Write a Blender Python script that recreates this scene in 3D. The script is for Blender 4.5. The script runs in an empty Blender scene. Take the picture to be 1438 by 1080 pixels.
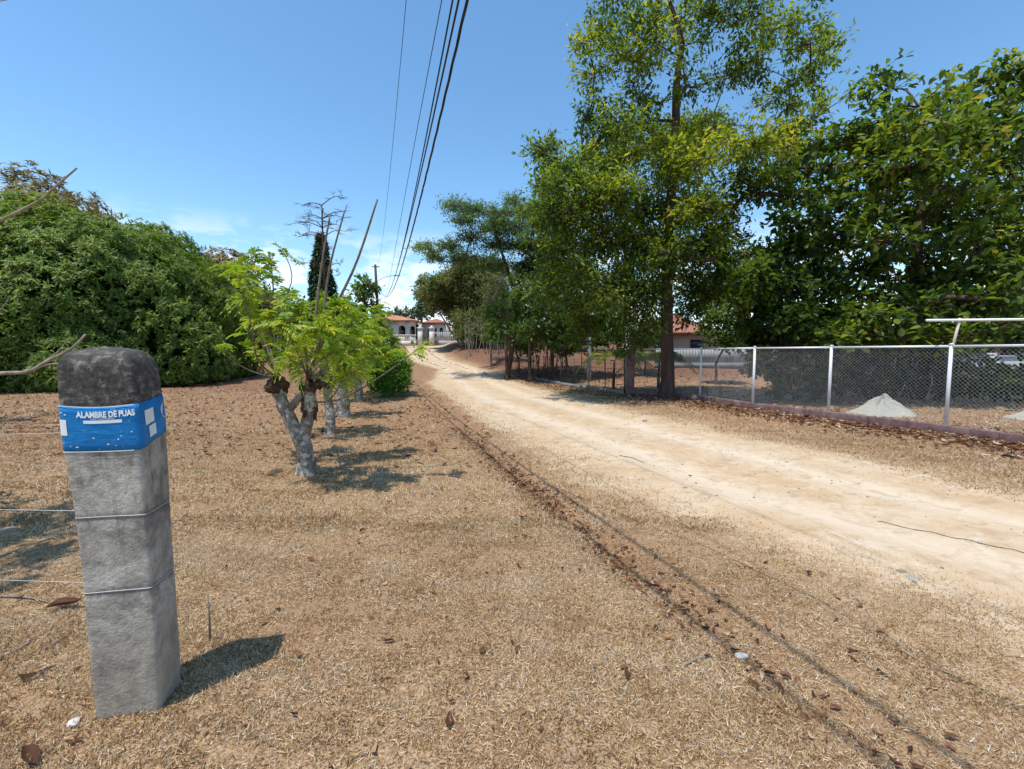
import bpy, math, numpy as np
from mathutils import Vector
rng = np.random.default_rng(11)
scene = bpy.context.scene
COL = scene.collection
PI = math.pi
# ------------------------------------------------------------------ camera model (photo is 1438 x 1080)
F, CX, CY, EYE = 620.0, 719.0, 540.0, 1.6
PITCH = math.atan(45 / F)
cp, sp = math.cos(PITCH), math.sin(PITCH)
SUN = Vector((-0.70, -0.70, math.tan(math.radians(72)) * 0.99)).normalized()

def ray(px, py):
    a, b = (px - CX) / F, -(py - CY) / F
    return np.array([a, cp + b * sp, -sp + b * cp])
def P(px, py, Y):                       # world point on that ray at forward distance Y
    r = ray(px, py); t = Y / r[1]
    return np.array([0, 0, EYE]) + r * t
def G(px, py):                          # where that ray meets flat ground
    r = ray(px, py); t = -EYE / r[2]
    return np.array([r[0] * t, r[1] * t, 0.0])
def wx(px, Y): return (px - CX) / F * Y

# ------------------------------------------------------------------ noise and terrain
_ph = np.random.default_rng(5)
_W = [(_ph.uniform(0, 2 * PI), _ph.uniform(0, 2 * PI), _ph.uniform(.7, 1.4)) for _ in range(24)]
def snoise(x, y, scale, seed=0, n=6):
    s = 0
    for i in range(n):
        a, p, k = _W[(seed * 5 + i) % 24]
        s = s + np.sin((x * math.cos(a) + y * math.sin(a)) * scale * k * (1 + .35 * i) + p + 1.3 * np.sin((x * math.sin(a) - y * math.cos(a)) * scale * .6 * k + p * 2))
    return s / n
def sstep(a, b, x):
    t = np.clip((np.asarray(x, float) - a) / (b - a), 0, 1); return t * t * (3 - 2 * t)
_Lp = [G(*q) for q in ((1438, 930), (1270, 845), (1100, 775), (810, 672), (672, 588), (603, 540))]
_Rp = [G(*q) for q in ((1438, 693), (1250, 649), (1040, 610), (900, 580), (800, 556), (700, 531))]
Lx = np.array([[p[1], p[0]] for p in _Lp] + [[30, -5.0], [36, -8.3], [45, -10.9], [49, -11.7]])
Lx = np.vstack([[[-8, 7.4]], [[0, 4.1]], Lx])
Rx = np.array([[-8, 15], [0, 9.6]] + [[p[1], p[0]] for p in _Rp] + [[33, -3.3], [36, -5.0], [45, -7.6], [49, -8.5]])
Rx = Rx[np.argsort(Rx[:, 0])]; Lx = Lx[np.argsort(Lx[:, 0])]
def roadL(y): return np.interp(y, Lx[:, 0], Lx[:, 1])
def roadR(y): return np.interp(y, Rx[:, 0], Rx[:, 1])
def road_edge(x, y):                    # metres inside the road (negative outside)
    e = np.minimum(x - roadL(y), roadR(y) - x)
    return np.where(np.asarray(y) > 49, -5, e)
_D = np.array([G(*q)[:2] for q in ((1330, 1110), (1120, 968), (1000, 880), (900, 806), (790, 715), (700, 645), (640, 598), (590, 555))])
_Dw = np.array([.25, .4, .6, .9, 1, 1, 1, .5])
def seg_dist(x, y, pts, w=None):
    x = np.asarray(x, float); y = np.asarray(y, float)
    best = np.full(x.shape, 1e9); bw = np.zeros(x.shape); side = np.zeros(x.shape)
    for i in range(len(pts) - 1):
        ax, ay = pts[i]; bx, by = pts[i + 1]; dx, dy = bx - ax, by - ay
        t = np.clip(((x - ax) * dx + (y - ay) * dy) / (dx * dx + dy * dy), 0, 1)
        ex, ey = x - ax - t * dx, y - ay - t * dy
        d = np.hypot(ex, ey); m = d < best
        best = np.where(m, d, best)
        if w is not None: bw = np.where(m, w[i] + (w[i + 1] - w[i]) * t, bw)
        side = np.where(m, np.sign(dx * ey - dy * ex), side)
    return best, bw, side
def H(x, y):
    x = np.asarray(x, float); y = np.asarray(y, float)
    d, w, s = seg_dist(x, y, _D, _Dw); rc_ = (roadL(y) + roadR(y)) / 2 - .05
    z = 2.6 * sstep(20, 58, y) * sstep(60, 25, np.abs(x + 6))
    z = z - .085 * w * np.exp(-(d / .16) ** 2) + .035 * w * np.exp(-((d - .38) / .22) ** 2) * (s > 0)
    e = road_edge(x, y)
    z = z - .022 * np.exp(-((np.abs(x - rc_ + .12 * np.sin(y * .5)) - .8) / .26) ** 2) * (np.asarray(y) < 45) + .008 * snoise(x, y, 9, 2) * sstep(.2, .9, e)
    z = z + .55 * sstep(.3, 2.2, x - roadR(y)) * sstep(25, 34, y) * sstep(58, 50, y) * (1 - sstep(12, 20, x))
    z = z + .02 * snoise(x, y, 1.1, 1) * sstep(.6, -.4, e) + .007 * snoise(x, y, 5.0, 2) * sstep(.3, -.3, e) + .006 * snoise(x, y, 1.6, 3)
    return z
def gz(x, y): return float(H(np.array([x]), np.array([y]))[0])

# ------------------------------------------------------------------ mesh helpers
def make_mesh(name, V, faces, mat, parent=None, attrs=None, smooth=False):
    me = bpy.data.meshes.new(name)
    V = np.ascontiguousarray(V, dtype=np.float32)
    faces = [np.asarray(f, dtype=np.int32) for f in faces if len(f)]
    me.vertices.add(len(V)); me.vertices.foreach_set('co', V.ravel())
    loops = np.concatenate([f.ravel() for f in faces])
    tot = np.concatenate([np.full(len(f), f.shape[1], np.int32) for f in faces])
    st = np.concatenate([[0], np.cumsum(tot)[:-1]]).astype(np.int32)
    me.loops.add(len(loops)); me.loops.foreach_set('vertex_index', loops)
    me.polygons.add(len(tot)); me.polygons.foreach_set('loop_start', st)
    if attrs:
        for k, v in attrs.items():
            a = me.attributes.new(k, 'FLOAT', 'POINT'); a.data.foreach_set('value', np.ascontiguousarray(v, dtype=np.float32))
    me.update(calc_edges=True)
    if smooth: me.polygons.foreach_set('use_smooth', np.ones(len(tot), dtype=bool))
    me.materials.append(mat)
    o = bpy.data.objects.new(name, me); COL.objects.link(o)
    if parent is not None: o.parent = parent
    return o
class MB:
    def __init__(s): s.V = []; s.F = []; s.n = 0; s.A = []
    def add(s, V, faces, tint=None):
        V = np.asarray(V, float).reshape(-1, 3)
        for f in faces:
            f = np.asarray(f, int)
            if len(f): s.F.append(f + s.n)
        s.V.append(V); s.n += len(V)
        s.A.append(np.full(len(V), .5) if tint is None else np.broadcast_to(tint, (len(V),)))
    def box(s, c, size, rz=0, taper=1.0):
        hx, hy, hz = np.array(size) / 2
        v = np.array([[x * hx * (taper if z > 0 else 1), y * hy * (taper if z > 0 else 1), z * hz] for z in (-1, 1) for y in (-1, 1) for x in (-1, 1)])
        if rz:
            ca, sa = math.cos(rz), math.sin(rz); v = np.c_[v[:, 0] * ca - v[:, 1] * sa, v[:, 0] * sa + v[:, 1] * ca, v[:, 2]]
        s.add(v + np.array(c), [[(0, 2, 3, 1), (4, 5, 7, 6), (0, 1, 5, 4), (2, 6, 7, 3), (0, 4, 6, 2), (1, 3, 7, 5)]])
    def tube(s, pts, rad, n=8, cap=True, rough=0, tint=None):
        pts = np.asarray(pts, float); m = len(pts); rad = np.broadcast_to(np.asarray(rad, float), (m,))
        T = np.gradient(pts, axis=0); T /= np.linalg.norm(T, axis=1)[:, None] + 1e-9
        ref = np.array([0, 0, 1.]) if abs(T[0][2]) < .9 else np.array([1., 0, 0])
        u = np.cross(T[0], ref); u /= np.linalg.norm(u)
        ang = np.arange(n) * 2 * PI / n; V = []
        for i in range(m):
            u = u - T[i] * np.dot(u, T[i]); u /= np.linalg.norm(u) + 1e-9; v = np.cross(T[i], u)
            r = rad[i] * (1 + (rng.normal(0, rough, n) if rough else 0))
            V.append(pts[i] + (np.cos(ang) * r)[:, None] * u + (np.sin(ang) * r)[:, None] * v)
        V = np.vstack(V); i, j = np.meshgrid(np.arange(m - 1), np.arange(n), indexing='ij'); j2 = (j + 1) % n
        q = np.stack([i * n + j, i * n + j2, (i + 1) * n + j2, (i + 1) * n + j], -1).reshape(-1, 4)
        s.add(V, [q], tint)
        if cap and n > 3:
            s.F.append(np.array([list(range(n))[::-1]]) + s.n - len(V)); s.F.append(np.array([list(range(n))]) + s.n - n)
    def build(s, name, mat, parent=None, smooth=False):
        return make_mesh(name, np.vstack(s.V), s.F, mat, parent, {'tint': np.concatenate(s.A)}, smooth)
def empty(name, loc=(0, 0, 0)):
    o = bpy.data.objects.new(name, None); o.empty_display_size = .3; COL.objects.link(o); return o
def tag(o, label, cat, group=None, kind=None):
    o['label'] = label; o['category'] = cat
    if group: o['group'] = group
    if kind: o['kind'] = kind
    return o
def unit(v): return v / (np.linalg.norm(v, axis=-1, keepdims=True) + 1e-9)
def spline(pts, n):
    pts = np.asarray(pts, float); m = len(pts)
    if m == 2: return pts[0] + (pts[1] - pts[0]) * np.linspace(0, 1, n)[:, None]
    t = np.linspace(0, m - 1, n); out = []
    for s in t:
        i = min(int(s), m - 2); f = s - i
        p0, p1, p2, p3 = pts[max(i - 1, 0)], pts[i], pts[i + 1], pts[min(i + 2, m - 1)]
        out.append(.5 * ((2 * p1) + (p2 - p0) * f + (2 * p0 - 5 * p1 + 4 * p2 - p3) * f * f + (3 * p1 - p0 - 3 * p2 + p3) * f ** 3))
    return np.array(out)

# ------------------------------------------------------------------ materials
class NT:
    def __init__(s, name):
        s.m = bpy.data.materials.new(name); s.m.use_nodes = True; s.t = s.m.node_tree; s.t.nodes.clear()
        s.out = s.n('ShaderNodeOutputMaterial')
    def n(s, typ, **kw):
        x = s.t.nodes.new(typ)
        for k, v in kw.items(): setattr(x, k, v)
        return x
    def l(s, a, b): s.t.links.new(a, b)
    def pos(s): return s.n('ShaderNodeNewGeometry').outputs['Position']
    def objc(s): return s.n('ShaderNodeTexCoord').outputs['Object']
    def attr(s, nm): return s.n('ShaderNodeAttribute', attribute_name=nm).outputs['Fac']
    def noise(s, vec, scale, detail=4, rough=.6, dist=0):
        x = s.n('ShaderNodeTexNoise'); s.l(vec, x.inputs['Vector'])
        x.inputs['Scale'].default_value = scale; x.inputs['Detail'].default_value = detail; x.inputs['Roughness'].default_value = rough; x.inputs['Distortion'].default_value = dist
        return x.outputs['Fac']
    def voro(s, vec, scale):
        x = s.n('ShaderNodeTexVoronoi'); s.l(vec, x.inputs['Vector']); x.inputs['Scale'].default_value = scale; return x.outputs
    def ramp(s, fac, stops):
        r = s.n('ShaderNodeValToRGB'); s.l(fac, r.inputs['Fac']); e = r.color_ramp.elements
        while len(e) < len(stops): e.new(.5)
        for i, (p, c) in enumerate(stops):
            e[i].position = p; e[i].color = (*c, 1) if not isinstance(c, (int, float)) else (c, c, c, 1)
        return r.outputs['Color']
    def mix(s, fac, a, b, mode='MIX'):
        x = s.n('ShaderNodeMix', data_type='RGBA', blend_type=mode)
        for k, v in (('Factor', fac), ('A', a), ('B', b)):
            i = {'Factor': 0, 'A': 6, 'B': 7}[k]
            if isinstance(v, (int, float)): x.inputs[i].default_value = v if i == 0 else (v, v, v, 1)
            elif isinstance(v, tuple): x.inputs[i].default_value = (*v, 1)
            else: s.l(v, x.inputs[i])
        return x.outputs[2]
    def math(s, op, a, b=0.0, clamp=False):
        x = s.n('ShaderNodeMath', operation=op, use_clamp=clamp)
        for i, v in enumerate((a, b)):
            if isinstance(v, (int, float)): x.inputs[i].default_value = v
            else: s.l(v, x.inputs[i])
        return x.outputs[0]
    def bump(s, h, strength, dist, nrm=None):
        x = s.n('ShaderNodeBump'); s.l(h, x.inputs['Height']); x.inputs['Strength'].default_value = strength; x.inputs['Distance'].default_value = dist
        if nrm: s.l(nrm, x.inputs['Normal'])
        return x.outputs['Normal']
    def bsdf(s, color, rough=.8, spec=.3, metal=0, normal=None):
        b = s.n('ShaderNodeBsdfPrincipled')
        if isinstance(color, tuple): b.inputs['Base Color'].default_value = (*color, 1)
        else: s.l(color, b.inputs['Base Color'])
        if isinstance(rough, (int, float)): b.inputs['Roughness'].default_value = rough
        else: s.l(rough, b.inputs['Roughness'])
        b.inputs['Specular IOR Level'].default_value = spec; b.inputs['Metallic'].default_value = metal
        if normal: s.l(normal, b.inputs['Normal'])
        return b
    def done(s, sh): s.l(sh.outputs[0], s.out.inputs['Surface']); return s.m

def leaf_mat(name, stops, transl=.35, rough=.45, tcol=(1.5, 1.5, .55), spec=.35):
    t = NT(name); c = t.ramp(t.attr('tint'), stops)
    b = t.bsdf(c, rough, spec)
    tr = t.n('ShaderNodeBsdfTranslucent'); t.l(t.mix(1.0, c, tcol, 'MULTIPLY'), tr.inputs['Color'])
    mx = t.n('ShaderNodeMixShader'); mx.inputs[0].default_value = transl
    t.l(b.outputs[0], mx.inputs[1]); t.l(tr.outputs[0], mx.inputs[2])
    return t.done(mx)
def plain(name, col, rough=.7, spec=.3, metal=0, var=.15, scale=8, bump=0):
    t = NT(name); p = t.objc(); f = t.noise(p, scale, 5)
    c = t.mix(f, tuple(x * (1 - var) for x in col), tuple(min(1, x * (1 + var)) for x in col))
    return t.done(t.bsdf(c, rough, spec, metal, t.bump(f, bump, .01) if bump else None))
def bark_mat(name, dark, light, scale=6, stretch=.25, lichen=None, st=.8):
    t = NT(name); p = t.objc(); mp = t.n('ShaderNodeMapping'); t.l(p, mp.inputs[0]); mp.inputs['Scale'].default_value = (1, 1, stretch)
    f = t.noise(mp.outputs[0], scale, 6, .7); g = t.noise(p, scale * 5, 3)
    c = t.ramp(f, [(.3, dark), (.62, light)])
    if lichen:
        c = t.mix(t.ramp(t.noise(p, scale * 1.2, 3), [(.5, 0), (.6, 1)]), c, lichen)
    return t.done(t.bsdf(c, .9, .15, 0, t.bump(t.math('ADD', f, t.math('MULTIPLY', g, .4)), st, .03)))

def lawn_color(t):
    p = t.pos()
    fine = t.noise(p, 85, 3, .75); mid = t.noise(p, 24, 4, .7); big = t.noise(p, 1.1, 5, .65); huge = t.noise(p, .28, 4, .6)
    straw = t.ramp(fine, [(.30, (.07, .036, .018)), (.44, (.25, .142, .065)), (.58, (.49, .34, .185)), (.72, (.68, .52, .33))])
    grey = t.ramp(fine, [(.32, (.10, .058, .032)), (.52, (.37, .255, .16)), (.72, (.62, .485, .36))])
    c = t.mix(t.ramp(mid, [(.42, 0), (.62, 1)]), straw, grey)
    warm = t.ramp(t.noise(p, 40, 4, .7), [(.3, (.12, .062, .032)), (.55, (.30, .165, .09)), (.75, (.44, .28, .17))])
    c = t.mix(t.math('MULTIPLY', t.ramp(big, [(.42, 0), (.64, 1)]), .55), c, warm)
    c = t.mix(t.math('MULTIPLY', t.ramp(huge, [(.45, 0), (.65, 1)]), .3), c, (.47, .32, .175))
    lit = t.attr('litter')
    c = t.mix(t.math('MULTIPLY', lit, t.ramp(t.noise(p, 2.2, 5, .7), [(.25, .35), (.6, 1)])), c, warm)
    soil = t.ramp(t.noise(p, 9, 5, .7), [(.3, (.10, .048, .03)), (.7, (.25, .13, .085))])
    c = t.mix(t.attr('soil'), c, soil)
    gr = t.ramp(t.noise(p, 30, 4, .7), [(.3, (.06, .055, .02)), (.7, (.26, .22, .09))])
    c = t.mix(t.math('MULTIPLY', t.attr('green'), t.ramp(t.noise(p, 4, 4), [(.4, .1), (.6, 1)])), c, gr)
    h = t.math('ADD', fine, t.math('MULTIPLY', mid, 1.5))
    return c, h
def mat_lawn():
    t = NT('dry_lawn'); c, h = lawn_color(t)
    return t.done(t.bsdf(c, .95, .1, 0, t.bump(h, .8, .012)))
def mat_road():
    t = NT('sandy_dirt'); c, h = lawn_color(t); p = t.pos()
    e = t.attr('edge')
    n1 = t.noise(p, 1.3, 6, .7, .6); n2 = t.noise(p, 7, 5, .75); n3 = t.noise(p, 45, 3, .7); n4 = t.noise(p, 150, 2, .6)
    s = t.ramp(n1, [(.3, (.43, .30, .175)), (.5, (.53, .395, .255)), (.7, (.60, .475, .335))])
    s = t.mix(t.math('MULTIPLY', t.ramp(t.noise(p, .55, 5, .7, 1.0), [(.46, 0), (.62, 1)]), .7), s, (.50, .335, .19))
    s = t.mix(t.math('MULTIPLY', t.ramp(n2, [(.5, 0), (.72, 1)]), .5), s, (.60, .485, .365))
    s = t.mix(t.math('MULTIPLY', t.ramp(n2, [(.28, 1), (.40, 0)]), .55), s, (.36, .24, .13))
    s = t.mix(t.math('MULTIPLY', t.ramp(n3, [(.28, 1), (.40, 0)]), .5), s, (.30, .21, .13))
    v = t.voro(p, 26); s = t.mix(t.math('MULTIPLY', t.ramp(v['Distance'], [(.10, 1), (.16, 0)]), t.ramp(n1, [(.5, 0), (.6, .8)])), s, (.20, .16, .13))
    s = t.mix(t.math('MULTIPLY', t.attr('wheel'), .65), s, (.64, .53, .40))
    # grass patches thin out into bare dirt
    f = t.math('ADD', e, t.math('MULTIPLY', t.math('SUBTRACT', t.noise(p, 1.7, 6, .75, .4), .5), 1.5))
    f = t.math('ADD', f, t.math('MULTIPLY', t.math('SUBTRACT', n3, .5), .55))
    f = t.ramp(f, [(.22, 0), (.62, 1)])
    s = t.mix(t.math('MULTIPLY', t.ramp(t.noise(p, 3.4, 6, .75, .9), [(.5, 0), (.66, 1)]), .5), s, (.30, .205, .115)); s = t.mix(t.math('MULTIPLY', t.ramp(t.noise(p, 1.9, 6, .7, 1.5), [(.56, 0), (.64, 1)]), .5), s, (.62, .53, .42))
    c = t.mix(f, c, s)
    hh = t.math('ADD', t.math('MULTIPLY', n2, 1.2), t.math('ADD', n3, t.math('MULTIPLY', n4, .5)))
    return t.done(t.bsdf(c, .95, .1, 0, t.bump(hh, .45, .012)))
def mat_concrete():
    t = NT('weathered_concrete'); p = t.objc(); z = t.n('ShaderNodeSeparateXYZ'); t.l(p, z.inputs[0]); z = z.outputs[2]
    a = t.noise(p, 5, 7, .65, .5); b = t.noise(p, 28, 5, .7); c3 = t.noise(p, 90, 3, .6); st = t.noise(p, 9, 7, .8, 1.6)
    c = t.ramp(a, [(.30, (.14, .125, .105)), (.48, (.34, .308, .26)), (.66, (.53, .485, .41))])
    c = t.mix(t.math('MULTIPLY', t.ramp(b, [(.35, 1), (.5, 0)]), .45), c, (.17, .16, .15))
    mp = t.n('ShaderNodeMapping'); t.l(p, mp.inputs[0]); mp.inputs['Scale'].default_value = (1, 1, .12)
    run = t.noise(mp.outputs[0], 26, 5, .7, .3)
    c = t.mix(t.math('MULTIPLY', t.ramp(run, [(.52, 0), (.68, 1)]), t.math('MULTIPLY', z, .55, True)), c, (.085, .08, .072))
    pit = t.voro(p, 34)['Distance']; c = t.mix(t.math('MULTIPLY', t.ramp(pit, [(.06, 1), (.13, 0)]), t.ramp(a, [(.5, 0), (.56, .8)])), c, (.10, .092, .08))
    c = t.mix(t.math('MULTIPLY', t.ramp(t.noise(p, 3.1, 4, .6, 1.2), [(.52, 0), (.58, 1)]), .4), c, (.50, .47, .41))
    c = t.mix(t.math('MULTIPLY', t.ramp(t.noise(p, 4.3, 7, .75, 1.4), [(.50, 0), (.66, 1)]), .55), c, (.115, .105, .09))
    # dirt splashed at the foot
    ft = t.math('SUBTRACT', 1.0, t.math('MULTIPLY', z, 1.9), True)
    c = t.mix(t.math('MULTIPLY', ft, t.ramp(a, [(.3, .3), (.6, .9)])), c, (.40, .33, .24))
    # black mould on the head, fading in blotches
    md = t.math('MULTIPLY', t.math('SUBTRACT', z, 1.16), 3.0)
    md = t.math('ADD', md, t.math('MULTIPLY', t.math('SUBTRACT', st, .5), 2.2))
    md = t.ramp(md, [(.42, 0), (.72, 1)])
    mold = t.ramp(b, [(.36, (.012, .011, .011)), (.54, (.05, .047, .044)), (.68, (.26, .24, .22))])
    c = t.mix(t.math('MULTIPLY', md, .86), c, mold)
    # mortar joint stains
    for zz in (.60, .93):
        d = t.math('ABSOLUTE', t.math('ADD', t.math('SUBTRACT', z, zz), t.math('MULTIPLY', t.math('SUBTRACT', st, .5), .09)))
        c = t.mix(t.math('MULTIPLY', t.ramp(d, [(.004, 1), (.022, 0)]), .6), c, (.09, .085, .08))
    h = t.math('ADD', t.math('MULTIPLY', a, 2), t.math('ADD', b, t.math('MULTIPLY', c3, .4)))
    return t.done(t.bsdf(c, .92, .2, 0, t.bump(h, .6, .012)))

M = {}
M['lawn'] = mat_lawn(); M['road'] = mat_road(); M['concrete'] = mat_concrete()
def tint_mat(name, stops, rough=.85, transl=.15):
    t = NT(name); c = t.ramp(t.attr('tint'), stops); b = t.bsdf(c, rough, .12)
    tr = t.n('ShaderNodeBsdfTranslucent'); t.l(c, tr.inputs[0]); mx = t.n('ShaderNodeMixShader'); mx.inputs[0].default_value = transl
    t.l(b.outputs[0], mx.inputs[1]); t.l(tr.outputs[0], mx.inputs[2]); return t.done(mx)
M['grass'] = tint_mat('straw_grass', [(0, (.085, .042, .022)), (.25, (.27, .145, .058)), (.5, (.53, .355, .175)), (.72, (.70, .53, .32)), (.9, (.82, .69, .49)), (.97, (.58, .51, .44)), (1, (.20, .20, .07))])
M['deadleaf'] = tint_mat('dead_leaf', [(0, (.03, .016, .011)), (.35, (.11, .048, .028)), (.6, (.22, .10, .052)), (.8, (.38, .20, .10)), (1, (.52, .40, .28))], .6)
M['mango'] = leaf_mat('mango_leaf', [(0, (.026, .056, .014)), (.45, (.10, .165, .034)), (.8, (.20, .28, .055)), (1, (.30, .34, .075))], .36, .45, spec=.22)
M['mango_brown'] = leaf_mat('mango_flush_leaf', [(0, (.05, .065, .018)), (.4, (.13, .135, .04)), (.75, (.25, .175, .075)), (1, (.34, .25, .11))], .3)
M['big'] = leaf_mat('tall_tree_leaf', [(0, (.03, .06, .014)), (.35, (.085, .14, .022)), (.65, (.20, .265, .03)), (.9, (.33, .385, .045)), (1, (.42, .39, .065))], .5, .5, spec=.2)
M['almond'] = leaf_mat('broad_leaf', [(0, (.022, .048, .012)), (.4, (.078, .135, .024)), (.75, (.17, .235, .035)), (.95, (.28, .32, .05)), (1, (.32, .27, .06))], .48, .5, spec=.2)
M['feather'] = leaf_mat('feathery_leaf', [(0, (.04, .08, .026)), (.5, (.095, .165, .052)), (1, (.17, .25, .08))], .46)
M['olive'] = leaf_mat('olive_leaf', [(0, (.055, .08, .024)), (.5, (.125, .155, .045)), (.85, (.20, .21, .06)), (1, (.25, .20, .075))], .42)
M['midgreen'] = leaf_mat('mid_green_leaf', [(0, (.03, .07, .017)), (.5, (.085, .155, .033)), (.85, (.17, .25, .05)), (1, (.27, .32, .07))], .42)
M['lime'] = leaf_mat('pinnate_lime_leaf', [(0, (.055, .125, .014)), (.45, (.15, .25, .022)), (.8, (.29, .39, .04)), (1, (.46, .45, .06))], .42, .5, spec=.2)
M['bushgreen'] = leaf_mat('bush_leaf', [(0, (.05, .14, .022)), (.5, (.12, .26, .035)), (1, (.28, .44, .07))], .42)
M['cypress'] = leaf_mat('cypress_leaf', [(0, (.012, .035, .012)), (.6, (.03, .07, .02)), (1, (.07, .12, .03))], .15)
M['far'] = leaf_mat('far_leaf', [(0, (.03, .06, .025)), (.6, (.07, .11, .045)), (1, (.13, .17, .06))], .25)
M['palm'] = leaf_mat('palm_leaf', [(0, (.06, .10, .02)), (.6, (.17, .22, .05)), (1, (.33, .32, .10))], .4)
M['bark'] = bark_mat('brown_bark', (.035, .024, .018), (.13, .09, .065), 5)
M['redbark'] = bark_mat('reddish_bark', (.035, .022, .018), (.11, .072, .056), 4, .2, None, 1.0)
M['palebark'] = bark_mat('pale_bark', (.14, .11, .085), (.36, .31, .25), 7)
M['pollard'] = bark_mat('pollard_bark', (.07, .055, .042), (.30, .265, .22), 9, .6, (.46, .44, .40), 1.0)
M['knob'] = bark_mat('pollard_knob_bark', (.02, .013, .010), (.15, .095, .06), 16, 1.0, None, 1.3)
M['shoot'] = bark_mat('shoot_bark', (.10, .075, .055), (.26, .21, .17), 20, .4)
M['galv'] = plain('galvanised_steel', (.72, .73, .74), .5, .5, .2, .12, 25)
M['galvwire'] = plain('galvanised_wire', (.55, .57, .58), .5, .5, .3, .1, 20)
M['whitepaint'] = plain('white_painted_pipe', (.78, .79, .78), .45, .4, 0, .08, 12)
M['rustpipe'] = plain('weathered_pipe', (.50, .45, .38), .6, .3, 0, .25, 18)
M['block'] = None
M['cable'] = plain('black_cable', (.012, .012, .014), .5, .4, 0, .2, 3)
M['barb'] = plain('pale_fence_wire', (.62, .62, .60), .5, .4, .2, .1, 40)
M['darkwire'] = plain('dark_fence_wire', (.06, .055, .05), .6, .3, .2, .2, 20)
M['woodpole'] = bark_mat('dark_pole_wood', (.03, .025, .022), (.09, .075, .065), 8, .1)
M['wood'] = bark_mat('grey_dead_wood', (.12, .09, .07), (.33, .27, .22), 12, .3)
M['stone'] = plain('pale_stone', (.62, .58, .52), .8, .2, 0, .25, 14, .5)
M['greystone'] = plain('grey_stone', (.24, .22, .20), .85, .2, 0, .3, 14, .5)
M['sand'] = plain('grey_sand', (.36, .34, .29), .95, .1, 0, .3, 9, 1.0)
def label_mat():
    t = NT('faded_blue_label'); p = t.objc(); f = t.noise(p, 7, 6, .7, .8); g = t.noise(p, 60, 3, .6)
    c = t.ramp(f, [(.3, (.002, .12, .34)), (.55, (.004, .18, .46)), (.75, (.03, .25, .55))])
    c = t.mix(t.math('MULTIPLY', t.ramp(g, [(.66, 0), (.72, 1)]), .6), c, (.45, .55, .62))
    mp = t.n('ShaderNodeMapping'); t.l(p, mp.inputs[0]); mp.inputs['Scale'].default_value = (6, 6, 26)
    w = t.noise(mp.outputs[0], 1.6, 3, .5, 1.0)
    return t.done(t.bsdf(c, .5, .25, 0, t.bump(w, .3, .010)))
M['bluelabel'] = label_mat()
M['whiteprint'] = plain('white_print', (.72, .75, .76), .5, .3, 0, .08, 30)
M['housewall'] = plain('white_wall_plaster', (.72, .68, .62), .85, .2, 0, .08, 2)
M['tanwall'] = plain('tan_wall_plaster', (.42, .28, .20), .9, .2, 0, .15, 2)
M['greywall'] = plain('grey_wall_plaster', (.36, .375, .385), .85, .2, 0, .3, 3)
M['darkband'] = plain('dark_wall_base', (.20, .205, .21), .9, .2, 0, .2, 3)
M['darkglass'] = plain('dark_window', (.02, .02, .022), .2, .5)
M['irongate'] = plain('dark_iron', (.035, .035, .04), .5, .4)
M['lampgrey'] = plain('lamp_housing', (.35, .36, .37), .5, .4)
def tile_mat(name, a, b):
    t = NT(name); p = t.objc(); w = t.n('ShaderNodeTexWave'); t.l(p, w.inputs['Vector']); w.inputs['Scale'].default_value = 2.6; w.inputs['Distortion'].default_value = .6
    f = t.noise(p, 2.5, 5)
    c = t.mix(f, a, b); c = t.mix(t.math('MULTIPLY', w.outputs['Fac'], .3), c, tuple(x * .5 for x in a))
    return t.done(t.bsdf(c, .8, .2, 0, t.bump(w.outputs['Fac'], .5, .05)))
M['orangetile'] = tile_mat('orange_roof_tile', (.45, .17, .09), (.62, .33, .18))
M['redtile'] = tile_mat('red_roof_tile', (.30, .105, .075), (.46, .22, .15))
def block_mat():
    t = NT('purple_block'); p = t.objc(); f = t.noise(p, 9, 6, .7); g = t.noise(p, 2, 3)
    c = t.ramp(f, [(.3, (.10, .055, .055)), (.6, (.20, .12, .115)), (.8, (.30, .21, .19))])
    c = t.mix(t.math('MULTIPLY', t.ramp(g, [(.5, 0), (.65, 1)]), .4), c, (.32, .25, .20))
    return t.done(t.bsdf(c, .9, .2, 0, t.bump(f, .6, .01)))
M['block'] = block_mat()

# ------------------------------------------------------------------ ground and roads
def axis(a, b, n, k):   # dense near 0
    u = np.linspace(-1, 1, n); s = np.sinh(k * u) / math.sinh(k)
    return np.where(s < 0, -s * a, s * b)
def field_attrs(x, y):
    e = road_edge(x, y)
    lit = sstep(5.5, 10, y - x * .25) * (x < roadL(y)) * .85
    d, w, s = seg_dist(x, y, _D, _Dw)
    lit = np.maximum(lit, w * np.exp(-(d / .28) ** 2))
    right = sstep(.3, 1.2, x - roadR(y))
    lit = np.maximum(lit, right * .75)
    soil = sstep(23, 27, y) * right * sstep(60, 50, y) * .9
    soil = np.maximum(soil, sstep(16, 20, y) * (x < roadL(y) - 2) * .45)
    gx, gy = 2.3, 20.5
    green = np.exp(-(((x - gx) / 2.0) ** 2 + ((y - gy) / 3.2) ** 2)) * 1.0
    return lit, soil, green
xs = axis(-700, 700, 520, 7.5); ys = 3.0 + axis(-260, 900, 560, 8.0)
X, Y = np.meshgrid(xs, ys); Z = H(X.ravel(), Y.ravel())
ni, nj = X.shape; i, j = np.meshgrid(np.arange(ni - 1), np.arange(nj - 1), indexing='ij')
q = np.stack([i * nj + j, i * nj + j + 1, (i + 1) * nj + j + 1, (i + 1) * nj + j], -1).reshape(-1, 4)
lit, soil, green = field_attrs(X.ravel(), Y.ravel())
g = make_mesh('ground', np.c_[X.ravel(), Y.ravel(), Z], [q], M['lawn'], None, {'litter': lit, 'soil': soil, 'green': green}, True)
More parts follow.
